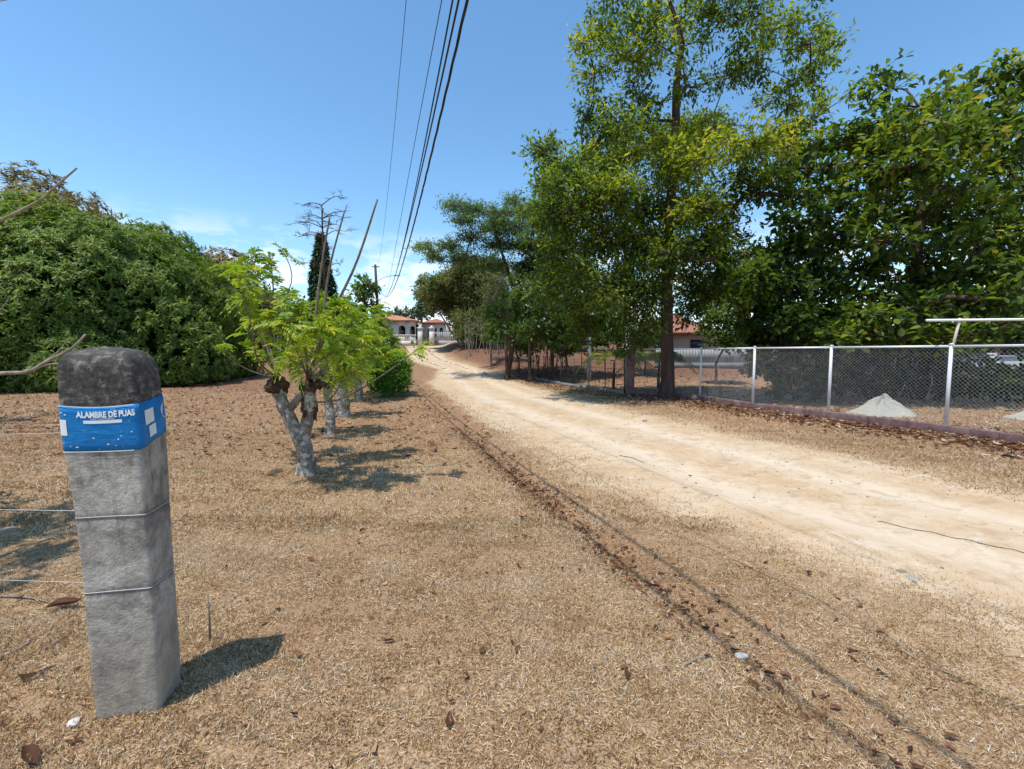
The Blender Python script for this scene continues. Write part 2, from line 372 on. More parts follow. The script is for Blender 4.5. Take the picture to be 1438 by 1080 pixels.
tag(g, 'dry brown mown lawn and bare earth around the road', 'ground', kind='structure')

def road_strip(name, label, ys, Lf, Rf, nc, dz, wheel=True):
    V = []; E = []; W = []
    u = np.linspace(0, 1, nc)
    for y in ys:
        l, r = Lf(y) - .55, Rf(y) + .45
        x = l + (r - l) * u
        m = np.minimum(x - l, r - x)
        V.append(np.c_[x, np.full(nc, y)]); E.append(np.clip(m / 1.3, 0, 1)); 
        c = (l + r) / 2
        W.append(np.exp(-((np.abs(x - c + .12 * np.sin(y * .5)) - .8) / .34) ** 2) if wheel else np.zeros(nc))
    V = np.vstack(V); z = H(V[:, 0], V[:, 1]) + dz
    n = len(ys); i, j = np.meshgrid(np.arange(n - 1), np.arange(nc - 1), indexing='ij')
    q = np.stack([i * nc + j, i * nc + j + 1, (i + 1) * nc + j + 1, (i + 1) * nc + j], -1).reshape(-1, 4)
    lit, soil, green = field_attrs(V[:, 0], V[:, 1])
    o = make_mesh(name, np.c_[V, z], [q], M['road'], None, {'edge': np.concatenate(E), 'wheel': np.concatenate(W), 'litter': lit, 'soil': soil, 'green': green}, True)
    return tag(o, label, 'road', kind='structure')
yy = np.concatenate([np.linspace(-8, 0, 40)[:-1], np.linspace(0, 12, 200)[:-1], np.linspace(12, 50, 200)])
road_strip('dirt_road', 'pale sandy dirt road running away to the white house', yy, roadL, roadR, 90, .005)
# side track bends right in front of the house
tp = spline([(-10.2, 46.5), (-7.5, 49.6), (-3, 51.6), (4, 53.2), (14, 53.0)], 60); V = []; E = []
for k in range(60):
    d = tp[min(k + 1, 59)] - tp[max(k - 1, 0)]; nrm = np.array([-d[1], d[0]]) / np.linalg.norm(d)
    for u in np.linspace(-1, 1, 13): V.append(tp[k] + nrm * u * 1.9); E.append((1 - abs(u)) * 1.6)
V = np.array(V); i, j = np.meshgrid(np.arange(59), np.arange(12), indexing='ij')
q = np.stack([i * 13 + j, (i + 1) * 13 + j, (i + 1) * 13 + j + 1, i * 13 + j + 1], -1).reshape(-1, 4)
zz = np.zeros(len(V))
tag(make_mesh('dirt_track', np.c_[V, H(V[:, 0], V[:, 1]) + .02], [q], M['road'], None, {'edge': np.clip(E, 0, 1), 'wheel': zz, 'litter': zz, 'soil': zz, 'green': zz}, True),
    'pale dirt track bending right before the white house', 'track', kind='structure')

# ------------------------------------------------------------------ leaves, fronds, twigs
def frames(d, n):
    d = unit(d); n = unit(n - d * np.sum(n * d, -1, keepdims=True)); return d, np.cross(n, d), n
def leaf_cards(pos, d, n, L, W, tint, kind='diamond', fold=.18, curl=.15):
    d, s, n = frames(d, n); N = len(pos)
    if kind == 'diamond': T = np.array([[0, 0, 0], [.42, -.5, fold], [1, 0, -curl], [.42, .5, fold]]); f = np.array([[0, 1, 2], [0, 2, 3]])
    else: T = np.array([[0, 0, 0], [.38, -.36, fold * .7], [.76, -.48, fold * .5], [1, 0, -curl], [.76, .48, fold * .5], [.38, .36, fold * .7]]); f = np.array([[0, 1, 2, 3], [0, 3, 4, 5]])
    k = len(T); L = np.broadcast_to(L, (N,)); W = np.broadcast_to(W, (N,))
    V = pos[:, None, :] + (T[None, :, 0:1] * L[:, None, None]) * d[:, None, :] + (T[None, :, 1:2] * W[:, None, None]) * s[:, None, :] + (T[None, :, 2:3] * W[:, None, None]) * n[:, None, :]
    Fc = (f[None] + (np.arange(N) * k)[:, None, None]).reshape(-1, f.shape[1])
    return V.reshape(-1, 3), Fc, np.repeat(np.clip(tint, 0, 1), k)
def rand_dir(N): return unit(rng.normal(size=(N, 3)))
def twig_prisms(mb, A, B, r0, r1):
    N = len(A); d = unit(B - A); u = unit(np.cross(d, np.array([.3, .5, .8]))); v = np.cross(d, u)
    V = []
    for P0, r in ((A, r0), (B, r1)):
        for a in (0, 2.094, 4.189): V.append(P0 + u * math.cos(a) * r + v * math.sin(a) * r)
    V = np.stack(V, 1).reshape(-1, 3); f = np.array([[0, 1, 4, 3], [1, 2, 5, 4], [2, 0, 3, 5]])
    mb.add(V, [(f[None] + (np.arange(N) * 6)[:, None, None]).reshape(-1, 4)])
def clump_leaves(clumps, dens, per, L, W, droop=.3, updir=.9, kind='diamond', twigs=None, tw_r=.008, tvar=.16, zb=.15, jit=.05, lo=.35, rag=.12):
    PV = []; 
    for c in clumps:
        ctr, R, tn = np.array(c[:3]), np.array(c[3:6]), c[6]
        nt = max(4, int(dens * (R[0] * R[1] * R[2]) ** (2 / 3)))
        d = rand_dir(nt); d[:, 2] += zb; d = unit(d)
        u = rng.uniform(.45, 1.08 + rag, nt)[:, None]
        A = ctr + d * R * .1; B = ctr + d * R * u + rng.normal(0, .05, (nt, 3)) * R
        if twigs is not None: twig_prisms(twigs, A, B, tw_r, tw_r * .5)
        s = rng.uniform(lo, 1.04, (nt, per))[..., None]
        pos = A[:, None] + (B - A)[:, None] * s + rng.normal(0, jit, (nt, per, 3))
        td = np.repeat(d[:, None], per, 1)
        tt = tn + rng.normal(0, tvar * .6, (nt, 1)) + rng.normal(0, tvar, (nt, per)) + .12 * td[..., 2]
        PV.append((pos.reshape(-1, 3), td.reshape(-1, 3), tt.ravel()))
    pos = np.vstack([p[0] for p in PV]); td = np.vstack([p[1] for p in PV]); tt = np.concatenate([p[2] for p in PV]); N = len(pos)
    d = unit(td * .7 + rand_dir(N) * .9 + np.array([0, 0, -droop])); n = unit(rand_dir(N) * .75 + np.array([0, 0, updir]) + td * .25)
    sc = rng.uniform(.65, 1.2, N)
    return leaf_cards(pos, d, n, L * sc, W * sc, tt, kind)
def grow(mb, seeds, seed_r, clumps, rmax, rmin=.012, sag=.0, n=7, down=2.5):
    """branches: each clump joins the nearest wood already grown, thickness by how much it carries"""
    pts = [np.array(s, float) for s in seeds]; par = [-1] * len(pts)
    todo = [np.array(c[:3]) for c in clumps]
    while todo:
        A = np.array(pts); best = None
        for k, c in enumerate(todo):
            v = c - A; dist = np.linalg.norm(v, axis=1) * (1 + down * np.clip(-v[:, 2] / (np.linalg.norm(v, axis=1) + 1e-6), 0, 1))
            i = int(np.argmin(dist))
            if best is None or dist[i] < best[0]: best = (dist[i], k, i)
        _, k, i = best; pts.append(todo.pop(k)); par.append(i)
    load = np.ones(len(pts))
    for k in range(len(pts) - 1, len(seeds) - 1, -1):
        if par[k] >= 0: load[par[k]] += load[k]
    tot = max(load[len(seeds):].max(), 1) if len(pts) > len(seeds) else 1
    for k in range(len(seeds), len(pts)):
        a, b = pts[par[k]], pts[k]; L = np.linalg.norm(b - a)
        mid = (a + b) / 2 + rng.normal(0, .08, 3) * L + np.array([0, 0, -sag * L])
        r1 = max(rmin, rmax * math.sqrt(load[k] / tot)); r0 = r1 * 1.25
        mb.tube(spline([a, mid, b], n), np.linspace(r0, r1 * .8, n), 6, False)
def px_clumps(lst, D, spread, dup=1, squash=1.0, depthk=1.0):
    """(px, py, rx px, ry px, tint): boughs of a crown standing D metres away"""
    out = []
    for (px, py, rx, ry, tn) in lst:
        for k in range(dup):
            off = rng.uniform(-spread, spread) if (k or spread) else 0
            Yd = D + off; jx = rng.normal(0, .25) * rx * (k > 0); jy = rng.normal(0, .25) * ry * (k > 0)
            c = P(px + jx, py + jy, Yd); s = D / F
            out.append((*c, rx * s, rx * s * depthk, ry * s * squash, tn + rng.normal(0, .05)))
    return out
def tree(name, label, cat, base, trunks, clumps, leafargs, leafmat, barkmat, group=None, rmax=.09, seeds_from=.35, rough=.05, down=2.5, sides=10, barkname='trunk', branchmat=None, sag=0.0):
    root = empty(name); root.location = tuple(base); tag(root, label, cat, group)
    b = np.array(base, float)
    tm = MB(); seeds = []
    for tr in trunks:
        p = spline([t[:3] for t in tr], 18); r = np.interp(np.linspace(0, len(tr) - 1, 18), np.arange(len(tr)), [t[3] for t in tr])
        tm.tube(p - b, r, sides, True, rough)
        k = int(18 * seeds_from); seeds += list(p[k:])
    tm.build(barkname, barkmat, root, True)
    bm = MB(); grow(bm, seeds, 0, clumps, rmax, down=down, sag=sag)
    tw = MB()
    V, Fc, t = clump_leaves(clumps, twigs=tw, **leafargs)
    bm.V = [v - b for v in bm.V]; tw.V = [v - b for v in tw.V]
    for v, in zip(tw.V): pass
    off = bm.n
    for f in tw.F: bm.F.append(f + off)
    bm.V += tw.V; bm.A += tw.A; bm.n += tw.n
    bm.build('branches', branchmat or barkmat, root, True)
    make_mesh('crown', V - b, [Fc], leafmat, root, {'tint': t})
    return root

# ------------------------------------------------------------------ big mango trees on the left (dense domes of drooping rosettes)
def mango(name, label, base, R, Hh, nros, leafmat, per=13, L=.29, W=.095, tn=.6, low=.35, group='mango trees on the left'):
    root = empty(name); root.location = tuple(base); tag(root, label, 'tree', group); b = np.array(base, float)
    N = nros; u = rand_dir(int(N * 1.7)); u = u[u[:, 2] > -.25][:N]; N = len(u)
    # lumpy dome
    lobes = rand_dir(120); lobes[:, 2] = np.abs(lobes[:, 2]) * .9; lobes = unit(lobes)
    dt = u @ lobes.T; lump = np.max(np.exp((dt - 1) * 70) , axis=1)
    rad = .80 + .19 * lump + rng.normal(0, .018, N) - .10 * rng.random(N) ** 3 
    C = u * rad[:, None] * np.array([R, R, Hh - low]); C[:, 2] = np.where(C[:, 2] < 0, C[:, 2] * .75, C[:, 2]) + low + .12 * Hh * 0
    C[:, 2] = np.maximum(C[:, 2], low * .6 + rng.uniform(0, .5, N))
    nm = unit(u / np.array([R, R, Hh]) * R)
    d = rand_dir(N * per).reshape(N, per, 3); d = d - nm[:, None] * np.sum(d * nm[:, None], -1, keepdims=True) * .75
    d = unit(d + nm[:, None] * .35 + np.array([0, 0, -.26])); n = unit(nm[:, None] * .8 + np.array([0, 0, .7]) + rng.normal(0, .3, (N, per, 3)))
    pos = C[:, None] + rng.normal(0, .035, (N, per, 3))
    tt = tn + .22 * (lump[:, None] - .45) + rng.normal(0, .10, (N, 1)) + rng.normal(0, .12, (N, per))
    sc = rng.uniform(.7, 1.2, N * per)
    V, Fc, t = leaf_cards(pos.reshape(-1, 3), d.reshape(-1, 3), n.reshape(-1, 3), L * sc, W * sc, tt.ravel(), 'diamond', .15, .25)
    # inner leaves keep the crown opaque
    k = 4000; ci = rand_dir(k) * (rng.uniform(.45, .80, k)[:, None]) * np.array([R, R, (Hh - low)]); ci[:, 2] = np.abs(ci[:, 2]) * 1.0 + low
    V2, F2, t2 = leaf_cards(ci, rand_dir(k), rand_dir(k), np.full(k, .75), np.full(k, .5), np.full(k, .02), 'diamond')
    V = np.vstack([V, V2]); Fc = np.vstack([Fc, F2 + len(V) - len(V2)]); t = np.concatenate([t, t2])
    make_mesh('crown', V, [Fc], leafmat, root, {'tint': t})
    tb = MB(); tb.tube(spline([(0, 0, -.2), (.1, 0, .8), (0, .1, 1.8), (0, 0, Hh * .5)], 10), np.linspace(.42, .2, 10), 10, True, .06)
    tb.build('trunk', M['bark'], root, True)
    bb = MB()
    for k in range(14):
        a = k * 2.4; bb.tube(spline([(0, 0, 1.2 + .12 * k), (math.cos(a) * R * .35, math.sin(a) * R * .35, 2.0 + .2 * k), (math.cos(a) * R * .75, math.sin(a) * R * .75, 2.0 + .28 * k)], 8), np.linspace(.14, .04, 8), 6)
    bb.build('branches', M['bark'], root, True)
    return root
def at(px, Y): x = wx(px, Y); return (x, Y, gz(x, Y) - .03)
b1 = at(130, 23)
mango('mango_tree', 'large dark green dome shaped mango tree on the left lawn', b1, 7.75, 9.3, 13500, M['mango'], 12, .23, .078)
mango('mango_tree', 'brown tinged mango tree peeking over the green dome at left', at(68, 31), 7.3, 13.9, 4200, M['mango_brown'], 10, .40, .12, .62)
mango('mango_tree', 'dark mango tree behind the right shoulder of the green dome', at(222, 33), 5.9, 10.6, 2600, M['mango'], 10, .42, .12, .4)
mango('mango_tree', 'small brownish mango tree farthest back beside the pollard tops', at(318, 36), 4.6, 9.2, 1800, M['mango_brown'], 10, .40, .12, .6)

# ------------------------------------------------------------------ pollarded trees with pinnate leaves
def fronds(pos, d, L, tint, pairs=7, lw=.040, ll=.098, droop=.5):
    """pinnate leaves: a thin stalk with paired leaflets, all in one mesh"""
    N = len(pos); d = unit(d); up = np.array([0, 0, 1.]); s = unit(np.cross(d, up + rng.normal(0, .25, (N, 3)))); n = np.cross(s, d)
    VV = []; FF = []; TT = []; off = 0
    def curve(t): return pos + d * (L * t)[:, None] + np.array([0, 0, -1.]) * (droop * L * t * t)[:, None]
    for k in range(pairs * 2 + 1):
        if k == pairs * 2: t = 1.0; sd = 0
        else: t = .16 + .80 * (k // 2) / pairs; sd = 1 if k % 2 else -1
        c = curve(np.full(N, t)); tang = unit(d + np.array([0, 0, -1.]) * droop * 2 * t)
        ld = unit(tang * (1.0 if sd == 0 else .45) + s * sd * .9 + np.array([0, 0, -.18]) + rng.normal(0, .12, (N, 3)))
        nn = unit(n * .8 + up * .5 + rng.normal(0, .2, (N, 3))); sc = L / .32 * (1 - .35 * abs(t - .5)) * rng.uniform(.85, 1.15, N)
        V, f, tt = leaf_cards(c, ld, nn, ll * sc, lw * sc, tint + rng.normal(0, .06, N), 'diamond', .12, .15)
        VV.append(V); FF.append(f + off); TT.append(tt); off += len(V)
    ts = np.linspace(0, 1, 4)
    for a, b in zip(ts[:-1], ts[1:]):
        A, B = curve(np.full(N, a)), curve(np.full(N, b)); w = s * .0035
        V = np.stack([A - w, A + w, B + w, B - w], 1).reshape(-1, 3); f = (np.array([[0, 1, 2], [0, 2, 3]])[None] + (np.arange(N) * 4)[:, None, None]).reshape(-1, 3)
        VV.append(V); FF.append(f + off); TT.append(np.repeat(np.clip(tint, 0, 1), 4)); off += len(V)
    return np.vstack(VV), np.vstack(FF), np.concatenate(TT)
def knob_mesh(mb, c, r, seed):
    u = np.linspace(0, 2 * PI, 19)[:-1]; v = np.linspace(-PI / 2, PI / 2, 12); V = []
    for a in v:
        for b in u:
            k = 1 + .20 * math.sin(3 * b + seed + 2 * a) + .14 * math.sin(7 * b - 3 * a * seed) + rng.normal(0, .07)
            V.append(np.array(c) + np.array(r) * np.array([math.cos(a) * math.cos(b), math.cos(a) * math.sin(b), math.sin(a)]) * k)
    i, j = np.meshgrid(np.arange(11), np.arange(18), indexing='ij'); j2 = (j + 1) % 18
    mb.add(V, [np.stack([i * 18 + j, i * 18 + j2, (i + 1) * 18 + j2, (i + 1) * 18 + j], -1).reshape(-1, 4)])
def pollard(label, base, limbs, knobs, shoots, nf, group='pollarded trees in a row beside the road', Lf=.27, tn=.68):
    """limbs: [(pts, radii)], knobs: [(centre, radii)], shoots: [(pts, r0, leafy, spread)] in world coordinates"""
    b = np.array(base, float); root = empty('pollard_tree'); root.location = tuple(b); tag(root, label, 'tree', group)
    tb = MB()
    for pts, rr in limbs:
        p = spline(pts, 14); r = np.interp(np.linspace(0, 1, 14), np.linspace(0, 1, len(rr)), rr); tb.tube(p - b, r * (1 + .06 * np.sin(np.arange(14) * 1.9)), 14, True, .045)
    tb.build('trunk', M['pollard'], root, True)
    for k, (c, r) in enumerate(knobs):
        kb = MB(); knob_mesh(kb, np.array(c) - b, r, k + 1.3); 
        for q in range(4): knob_mesh(kb, np.array(c) - b + rng.normal(0, .42, 3) * np.array(r), np.array(r) * rng.uniform(.45, .7), q)
        kb.build('knob', M['knob'], root, True)
    sb = MB(); FP = []; FD = []
    for pts, r0, leafy, spread in shoots:
        p = spline(pts, 14); sb.tube(p - b, np.linspace(r0, r0 * .45, 14), 6, True)
        if leafy <= 0: continue
        m = max(1, int(leafy * 1.1))
        t = rng.uniform(.45, 1.0, m) ** .8 if spread < 2 else rng.uniform(.85, 1.0, m)
        idx = np.clip((t * 13).astype(int), 0, 12); pos = p[idx] + (p[idx + 1] - p[idx]) * (t * 13 - idx)[:, None]
        dd = rand_dir(m) * np.array([1, 1, .9]) + np.array([0, 0, .38]) + unit(p[idx + 1] - p[idx]) * .3
        FP.append(pos); FD.append(dd)
    sb.build('shoots', M['shoot'], root, True)
    pos = np.vstack(FP); d = np.vstack(FD); N = len(pos)
    V, f, t = fronds(pos, d, Lf * rng.uniform(.6, 1.2, N), np.clip(tn + rng.normal(0, .17, N), .05, 1))
    make_mesh('leaves', V - b, [f], M['lime'], root, {'tint': t})
    return root
D1 = 5.75
def Q(px, py, dy=0.0, D=D1): return P(px, py, D + dy)
base1 = Q(428, 668); base1[2] = gz(base1[0], base1[1]) - .04
fk = Q(420, 610)
limbs = [([base1, Q(430, 645), Q(425, 620), fk], [.135, .098, .10, .10]),
         ([Q(426, 625), Q(408, 590), Q(396, 565), Q(390, 546)], [.085, .085, .08, .085]),
         ([Q(424, 620), Q(432, 590), Q(436, 565), Q(432, 538)], [.085, .075, .08, .06]),
         ([Q(404, 580), Q(417, 562), Q(428, 552)], [.045, .05, .04])]
knobs = [(Q(391, 541), (.115, .11, .12)), (Q(434, 575), (.085, .085, .15)), (Q(433, 545), (.095, .09, .11))]
K1, K2, K3 = Q(391, 532), Q(432, 530), Q(440, 565)
shoots = [
 ([K1, Q(372, 490, -.2), Q(356, 430, -.35), Q(345, 380, -.4)], .016, 20, 1), ([K1, Q(375, 470, .3), Q(362, 400, .5), Q(352, 356, .6)], .014, 24, 1),
 ([K1, Q(362, 505, -.4), Q(350, 445, -.8), Q(334, 390, -.9)], .014, 18, 1), ([K1, Q(385, 470, .5), Q(384, 410, .8), Q(380, 365, .9)], .015, 24, 1),
 ([K1, Q(350, 520, -.1), Q(315, 498, -.3), Q(296, 482, -.4)], .010, 3, 3), ([K1, Q(395, 470, .2), Q(398, 440, .3), Q(402, 415, .4)], .016, 18, 1),

 ([K2, Q(428, 480, -.3), Q(420, 440, -.4), Q(408, 425, -.5)], .018, 24, 1), ([K2, Q(440, 480, .3), Q(446, 440, .5), Q(452, 418, .6)], .018, 26, 1),
 ([K2, Q(450, 490, -.4), Q(466, 450, -.6), Q(476, 432, -.7)], .015, 26, 1), ([K2, Q(460, 500, .2), Q(485, 465, .4), Q(500, 445, .4)], .014, 26, 1),
 ([K2, Q(420, 500, -.5), Q(405, 470, -.8), Q(396, 455, -.9)], .013, 24, 1), ([K2, Q(468, 515, -.3), Q(492, 495, -.5), Q(508, 478, -.6)], .012, 24, 1),
 ([K2, Q(445, 500, -.6), Q(450, 475, -.9), Q(452, 462, -1.0)], .012, 24, 1), ([K2, Q(425, 510, .5), Q(418, 480, .9), Q(412, 462, 1.1)], .012, 24, 1),
 ([K2, Q(440, 470, .1), Q(452, 370, .2), Q(464, 300, .2)], .022, 0, 1), ([K2, Q(452, 460, -.1), Q(462, 380, -.15), Q(484, 296, -.2)], .020, 0, 1),
 ([K2, Q(462, 450, -.2), Q(500, 370, -.3), Q(530, 280, -.35)], .024, 0, 1), ([K1, Q(392, 450, .2), Q(410, 390, .3), Q(396, 350, .3)], .010, 4, 2),
 ([K3, Q(480, 560, -.2), Q(540, 525, -.35), Q(592, 486, -.4)], .013, 9, 3), ([K3, Q(462, 562, -.1), Q(478, 540, -.2), Q(490, 520, -.2)], .012, 8, 2),
 ([K2, Q(452, 532, -.2), Q(476, 530, -.4), Q(498, 522, -.5)], .011, 16, 1), ([K2, Q(440, 515, -.5), Q(458, 500, -.8), Q(470, 496, -1.0)], .011, 18, 1), ([K2, Q(455, 525, .5), Q(490, 515, .8), Q(520, 500, .9)], .011, 18, 1), ([K2, Q(424, 515, -.6), Q(408, 505, -.9), Q(398, 495, -1.0)], .010, 14, 1), ([K1, Q(380, 515, .4), Q(368, 500, .7), Q(352, 490, .8)], .010, 10, 1),
 ([K2, Q(455, 520, .2), Q(470, 505, .4), Q(482, 490, .5)], .012, 20, 1), ([K2, Q(430, 500, .1), Q(432, 480, .2), Q(436, 462, .3)], .012, 22, 1), ([K1, Q(388, 505, -.3), Q(380, 470, -.5), Q(372, 440, -.6)], .012, 20, 1), ([K1, Q(372, 480, .1), Q(345, 410, .2), Q(318, 372, .2)], .012, 20, 1),
 ([K2, Q(476, 505, .5), Q(500, 480, .8), Q(522, 462, .9)], .012, 22, 1)]
pollard('nearest pollarded tree with forked knobbly trunk and tall bare shoots', base1, limbs, knobs, shoots, 0)
def pollard_simple(label, px, py, Dd, hk, nsh, spreadr, top, thick=.11, tn=.5, nl=18, Lf=.34, lean=0.0):
    b = P(px, py, Dd); b[2] = gz(b[0], b[1]) - .04; k = b + np.array([lean, 0, hk])
    limbs = [([b, b + np.array([.03, 0, hk * .35]), b + np.array([-.02 + lean * .5, .02, hk * .7]), k], [thick * 1.3, thick, thick * .95, thick])]
    kn = [(k, (thick * 1.4, thick * 1.4, thick * 1.3)), (k + np.array([.12, .05, .12]), (thick, thick, thick)), (k + np.array([-.14, 0, .1]), (thick, thick, thick))]
    sh = []
    for i in range(nsh):
        a = i * 2.4 + rng.uniform(0, .6); rr = spreadr * math.sqrt((i + .5) / nsh); h = top * (1 - .92 * (rr / spreadr) ** 2) * rng.uniform(.75, 1.05)
        e = k + np.array([math.cos(a) * rr, math.sin(a) * rr, h]); sh.append(([k, k + (e - k) * np.array([.35, .35, .4]), k + (e - k) * np.array([.75, .75, .75]), e], .014, nl, 1))
    return pollard(label, b, limbs, kn, sh, 0, tn=tn, Lf=Lf)
pollard_simple('second pollarded tree with pale straight trunk just behind the forked one', 463, 611, 8.55, 1.05, 16, .85, 1.3, .085, .55, 13, .30)
pollard_simple('third pollarded tree with thick dark stump like trunk', 481, 585, 10.9, 1.2, 15, .95, 1.6, .15, .55, 13, .32)
pollard_simple('fourth pollarded tree in the row with tall rounded lime crown', 503, 562, 14.5, 1.1, 24, 1.15, 2.5, .12, .6, 20, .38)
pollard_simple('fifth pollarded tree with tall lime crown closest to the road bend', 531, 553, 16.9, 1.0, 26, 1.0, 2.7, .12, .62, 22, .40)

# ------------------------------------------------------------------ round bush, cypress, bare trees, backdrop
def leafy_blob(name, label, cat, base, lst, D, spread, mat, group=None, dens=120, per=7, L=.12, W=.06, trunk=.06, h=1.0, bark='bark', dup=2, droop=.2, tw=.006, **kw):
    b = np.array(base, float); cl = px_clumps(lst, D, spread, dup)
    return tree(name, label, cat, b, [[(b[0], b[1], b[2] - .1, trunk), (b[0] + .03, b[1], b[2] + h * .5, trunk * .8), (b[0], b[1], b[2] + h, trunk * .5)]], cl,
                dict(dens=dens, per=per, L=L, W=W, droop=droop, tw_r=tw, **kw), mat, M[bark], group, rmax=trunk * .6, seeds_from=.2)
leafy_blob('round_bush', 'rounded bright green bush at the foot of the pollard row', 'bush', at(548, 16.0),
    [(548, 510, 20, 18, .55), (530, 520, 16, 20, .5), (566, 520, 15, 20, .5), (548, 535, 22, 18, .3), (565, 540, 14, 14, .3), (532, 540, 14, 14, .3), (556, 500, 14, 12, .8), (540, 500, 14, 12, .7)], 16.0, .5, M['bushgreen'], dens=330, per=9, L=.13, W=.055, h=.8)
# cypress: a dense narrow cone of upright sprays
cb = at(456, 37); cyp = empty('cypress_tree'); cyp.location = cb; tag(cyp, 'dark narrow conical cypress behind the pollard shoots', 'tree')
tt_ = MB(); tt_.tube([(0, 0, 0), (0, 0, 4), (0, 0, 8.6)], [.18, .12, .03], 8); tt_.build('trunk', M['bark'], cyp, True)
N = 9000; hz = 10.2 * rng.random(N) ** 1.15; rr = 1.35 * (1 - (hz / 10.3) ** 1.7) * (.55 + .45 * rng.random(N) ** .5) + .05; aa = rng.uniform(0, 2 * PI, N)
rr *= 1 + .18 * np.sin(aa * 3 + hz * 1.3)
pos = np.c_[np.cos(aa) * rr, np.sin(aa) * rr, hz]; dd = np.c_[np.cos(aa) * .5, np.sin(aa) * .5, -.5 + .4 * rng.normal(size=N)] + rng.normal(0, .25, (N, 3))
V, f, t = leaf_cards(pos, dd, np.c_[np.cos(aa), np.sin(aa), .4 * np.ones(N)] + rng.normal(0, .4, (N, 3)), .42, .13, .4 + rng.normal(0, .2, N)); make_mesh('crown', V, [f], M['cypress'], cyp, {'tint': t})
def bare_tree(name, label, base, top, nb, spread, r0, mat, dens=(3, 4), leafy=None, tipcol=None, group=None):
    b = np.array(base, float); root = empty(name); root.location = tuple(b); tag(root, label, 'tree', group)
    tb = MB(); tp = np.array(top) - b; p = spline([(0, 0, 0), tp * np.array([.3, .3, .4]) + .05, tp * .75, tp], 16); tb.tube(p, np.linspace(r0, r0 * .3, 16), 8, True, .05); tb.build('trunk', mat, root, True)
    bb = MB()
    for k in range(nb):
        i = rng.integers(8, 16); a = rng.uniform(0, 2 * PI); L = spread * rng.uniform(.5, 1)
        e = p[i] + np.array([math.cos(a) * L, math.sin(a) * L * .6, rng.uniform(-.05, .5) * L]); m = (p[i] + e) / 2 + np.array([0, 0, .12 * L]); q = spline([p[i], m, e], 8); bb.tube(q, np.linspace(r0 * .28, r0 * .1, 8), 5)
        for z in range(dens[0] * 2):
            j = rng.integers(3, 8); e2 = q[j] + rand_dir(1)[0] * np.array([1, 1, .5]) * L * .4 + np.array([0, 0, .05]); bb.tube([q[j], (q[j] + e2) / 2 + rng.normal(0, .03, 3), e2], [r0 * .12, r0 * .09, r0 * .06], 3, False)
            for y in range(dens[1]): 
                e3 = e2 + rand_dir(1)[0] * np.array([1, 1, .5]) * L * .18; bb.tube([(q[j] + e2) / 2, e3], [r0 * .08, r0 * .05], 3, False)
    bb.build('branches', mat, root, True)
    return root
bare_tree('bare_tree', 'thin leafless tree with fine twigs rising above the cypress', at(458, 27), P(452, 288, 27), 16, 2.0, .11, M['bark'])
# bare tree standing outside the left edge: its pale boughs reach into the picture
bb0 = np.array([-12.6, 9.4, 0.0]); lt = empty('bare_tree'); lt.location = tuple(bb0); tag(lt, 'leafless tree whose pale boughs reach in from the left edge', 'tree')
tb = MB(); tb.tube(spline([bb0 - bb0, (.1, 0, 1.2), (-.1, .1, 2.6), (.2, 0, 4.6)], 12), np.linspace(.2, .1, 12), 10, True, .05); tb.build('trunk', M['palebark'], lt, True)
bm_ = MB()
DL = 9.0
for k in range(16):
    a = 2.0 + 2.6 * rng.random(); z0 = rng.uniform(1.8, 4.6); L = rng.uniform(1.4, 2.8); p0 = np.array([0, 0, z0]); e = p0 + np.array([math.cos(a) * L, math.sin(a) * L * .8, rng.uniform(.4, 1.6)])
    q = spline([p0, (p0 + e) / 2 + rng.normal(0, .15, 3), e], 10); bm_.tube(q, np.linspace(.055, .015, 10), 6, True, .06)
    for j_ in range(5): j = rng.integers(4, 10); e2 = q[j] + rand_dir(1)[0] * .8 + np.array([-.2, 0, .35]); bm_.tube(spline([q[j], (q[j] + e2) / 2 + rng.normal(0, .06, 3), e2], 6), np.linspace(.018, .006, 6), 4, False)
for pts, r in (([bb0 + (0, 0, 2.6), P(-60, 335, DL), P(0, 310, DL), P(52, 284, DL), P(78, 262, DL), P(108, 236, DL)], .06), ([P(70, 268, DL), P(74, 255, DL), P(96, 246, DL)], .02), ([P(60, 278, DL), P(58, 258, DL), P(52, 238, DL)], .014),
              ([bb0 + (0, 0, 1.0), P(-60, 530, DL), P(0, 524, DL), P(40, 522, DL), P(70, 505, DL), P(100, 490, DL), P(120, 470, DL)], .075), ([P(48, 518, DL), P(75, 511, DL), P(110, 512, DL)], .04), ([P(62, 508, DL), P(80, 495, DL), P(98, 474, DL)], .025),
              ([bb0 + (0, 0, 1.8), P(-60, 470, DL), P(-5, 440, DL), P(12, 420, DL)], .03), ([P(0, 312, DL), P(20, 300, DL), P(30, 285, DL), P(28, 270, DL)], .012), ([bb0 + (0, 0, 4.0), P(-60, 30, DL), P(-8, 4, DL), P(24, -2, DL)], .02)):
    q = spline([np.array(p) - bb0 for p in pts], 14); bm_.tube(q, np.linspace(r * .72, r * .26, 14), 7, True, .08)
bm_.build('branches', M['palebark'], lt, True)

yb = np.array([-6.3, 2.1, 0.0]); ycl = [(rng.uniform(-6.6, -4.3), rng.uniform(1.0, 3.9), rng.uniform(2.6, 4.4), .5, .5, .25, .45) for k in range(60)]
ycl = [c for c in ycl if (c[0] + .5) / max(c[1] + .45, .3) < -1.18][:34]
tree('yard_tree', 'sparse leafy yard tree just outside the left edge shading the lawn', 'tree', yb, [[(*yb, .16), (-6.3, 2.1, 1.2, .13), (-6.2, 2.1, 2.6, .09), (-6.0, 2.1, 3.6, .05)]], ycl, dict(dens=60, per=9, L=.16, W=.07, droop=.2, tw_r=.007), M['midgreen'], M['bark'], None, rmax=.06)
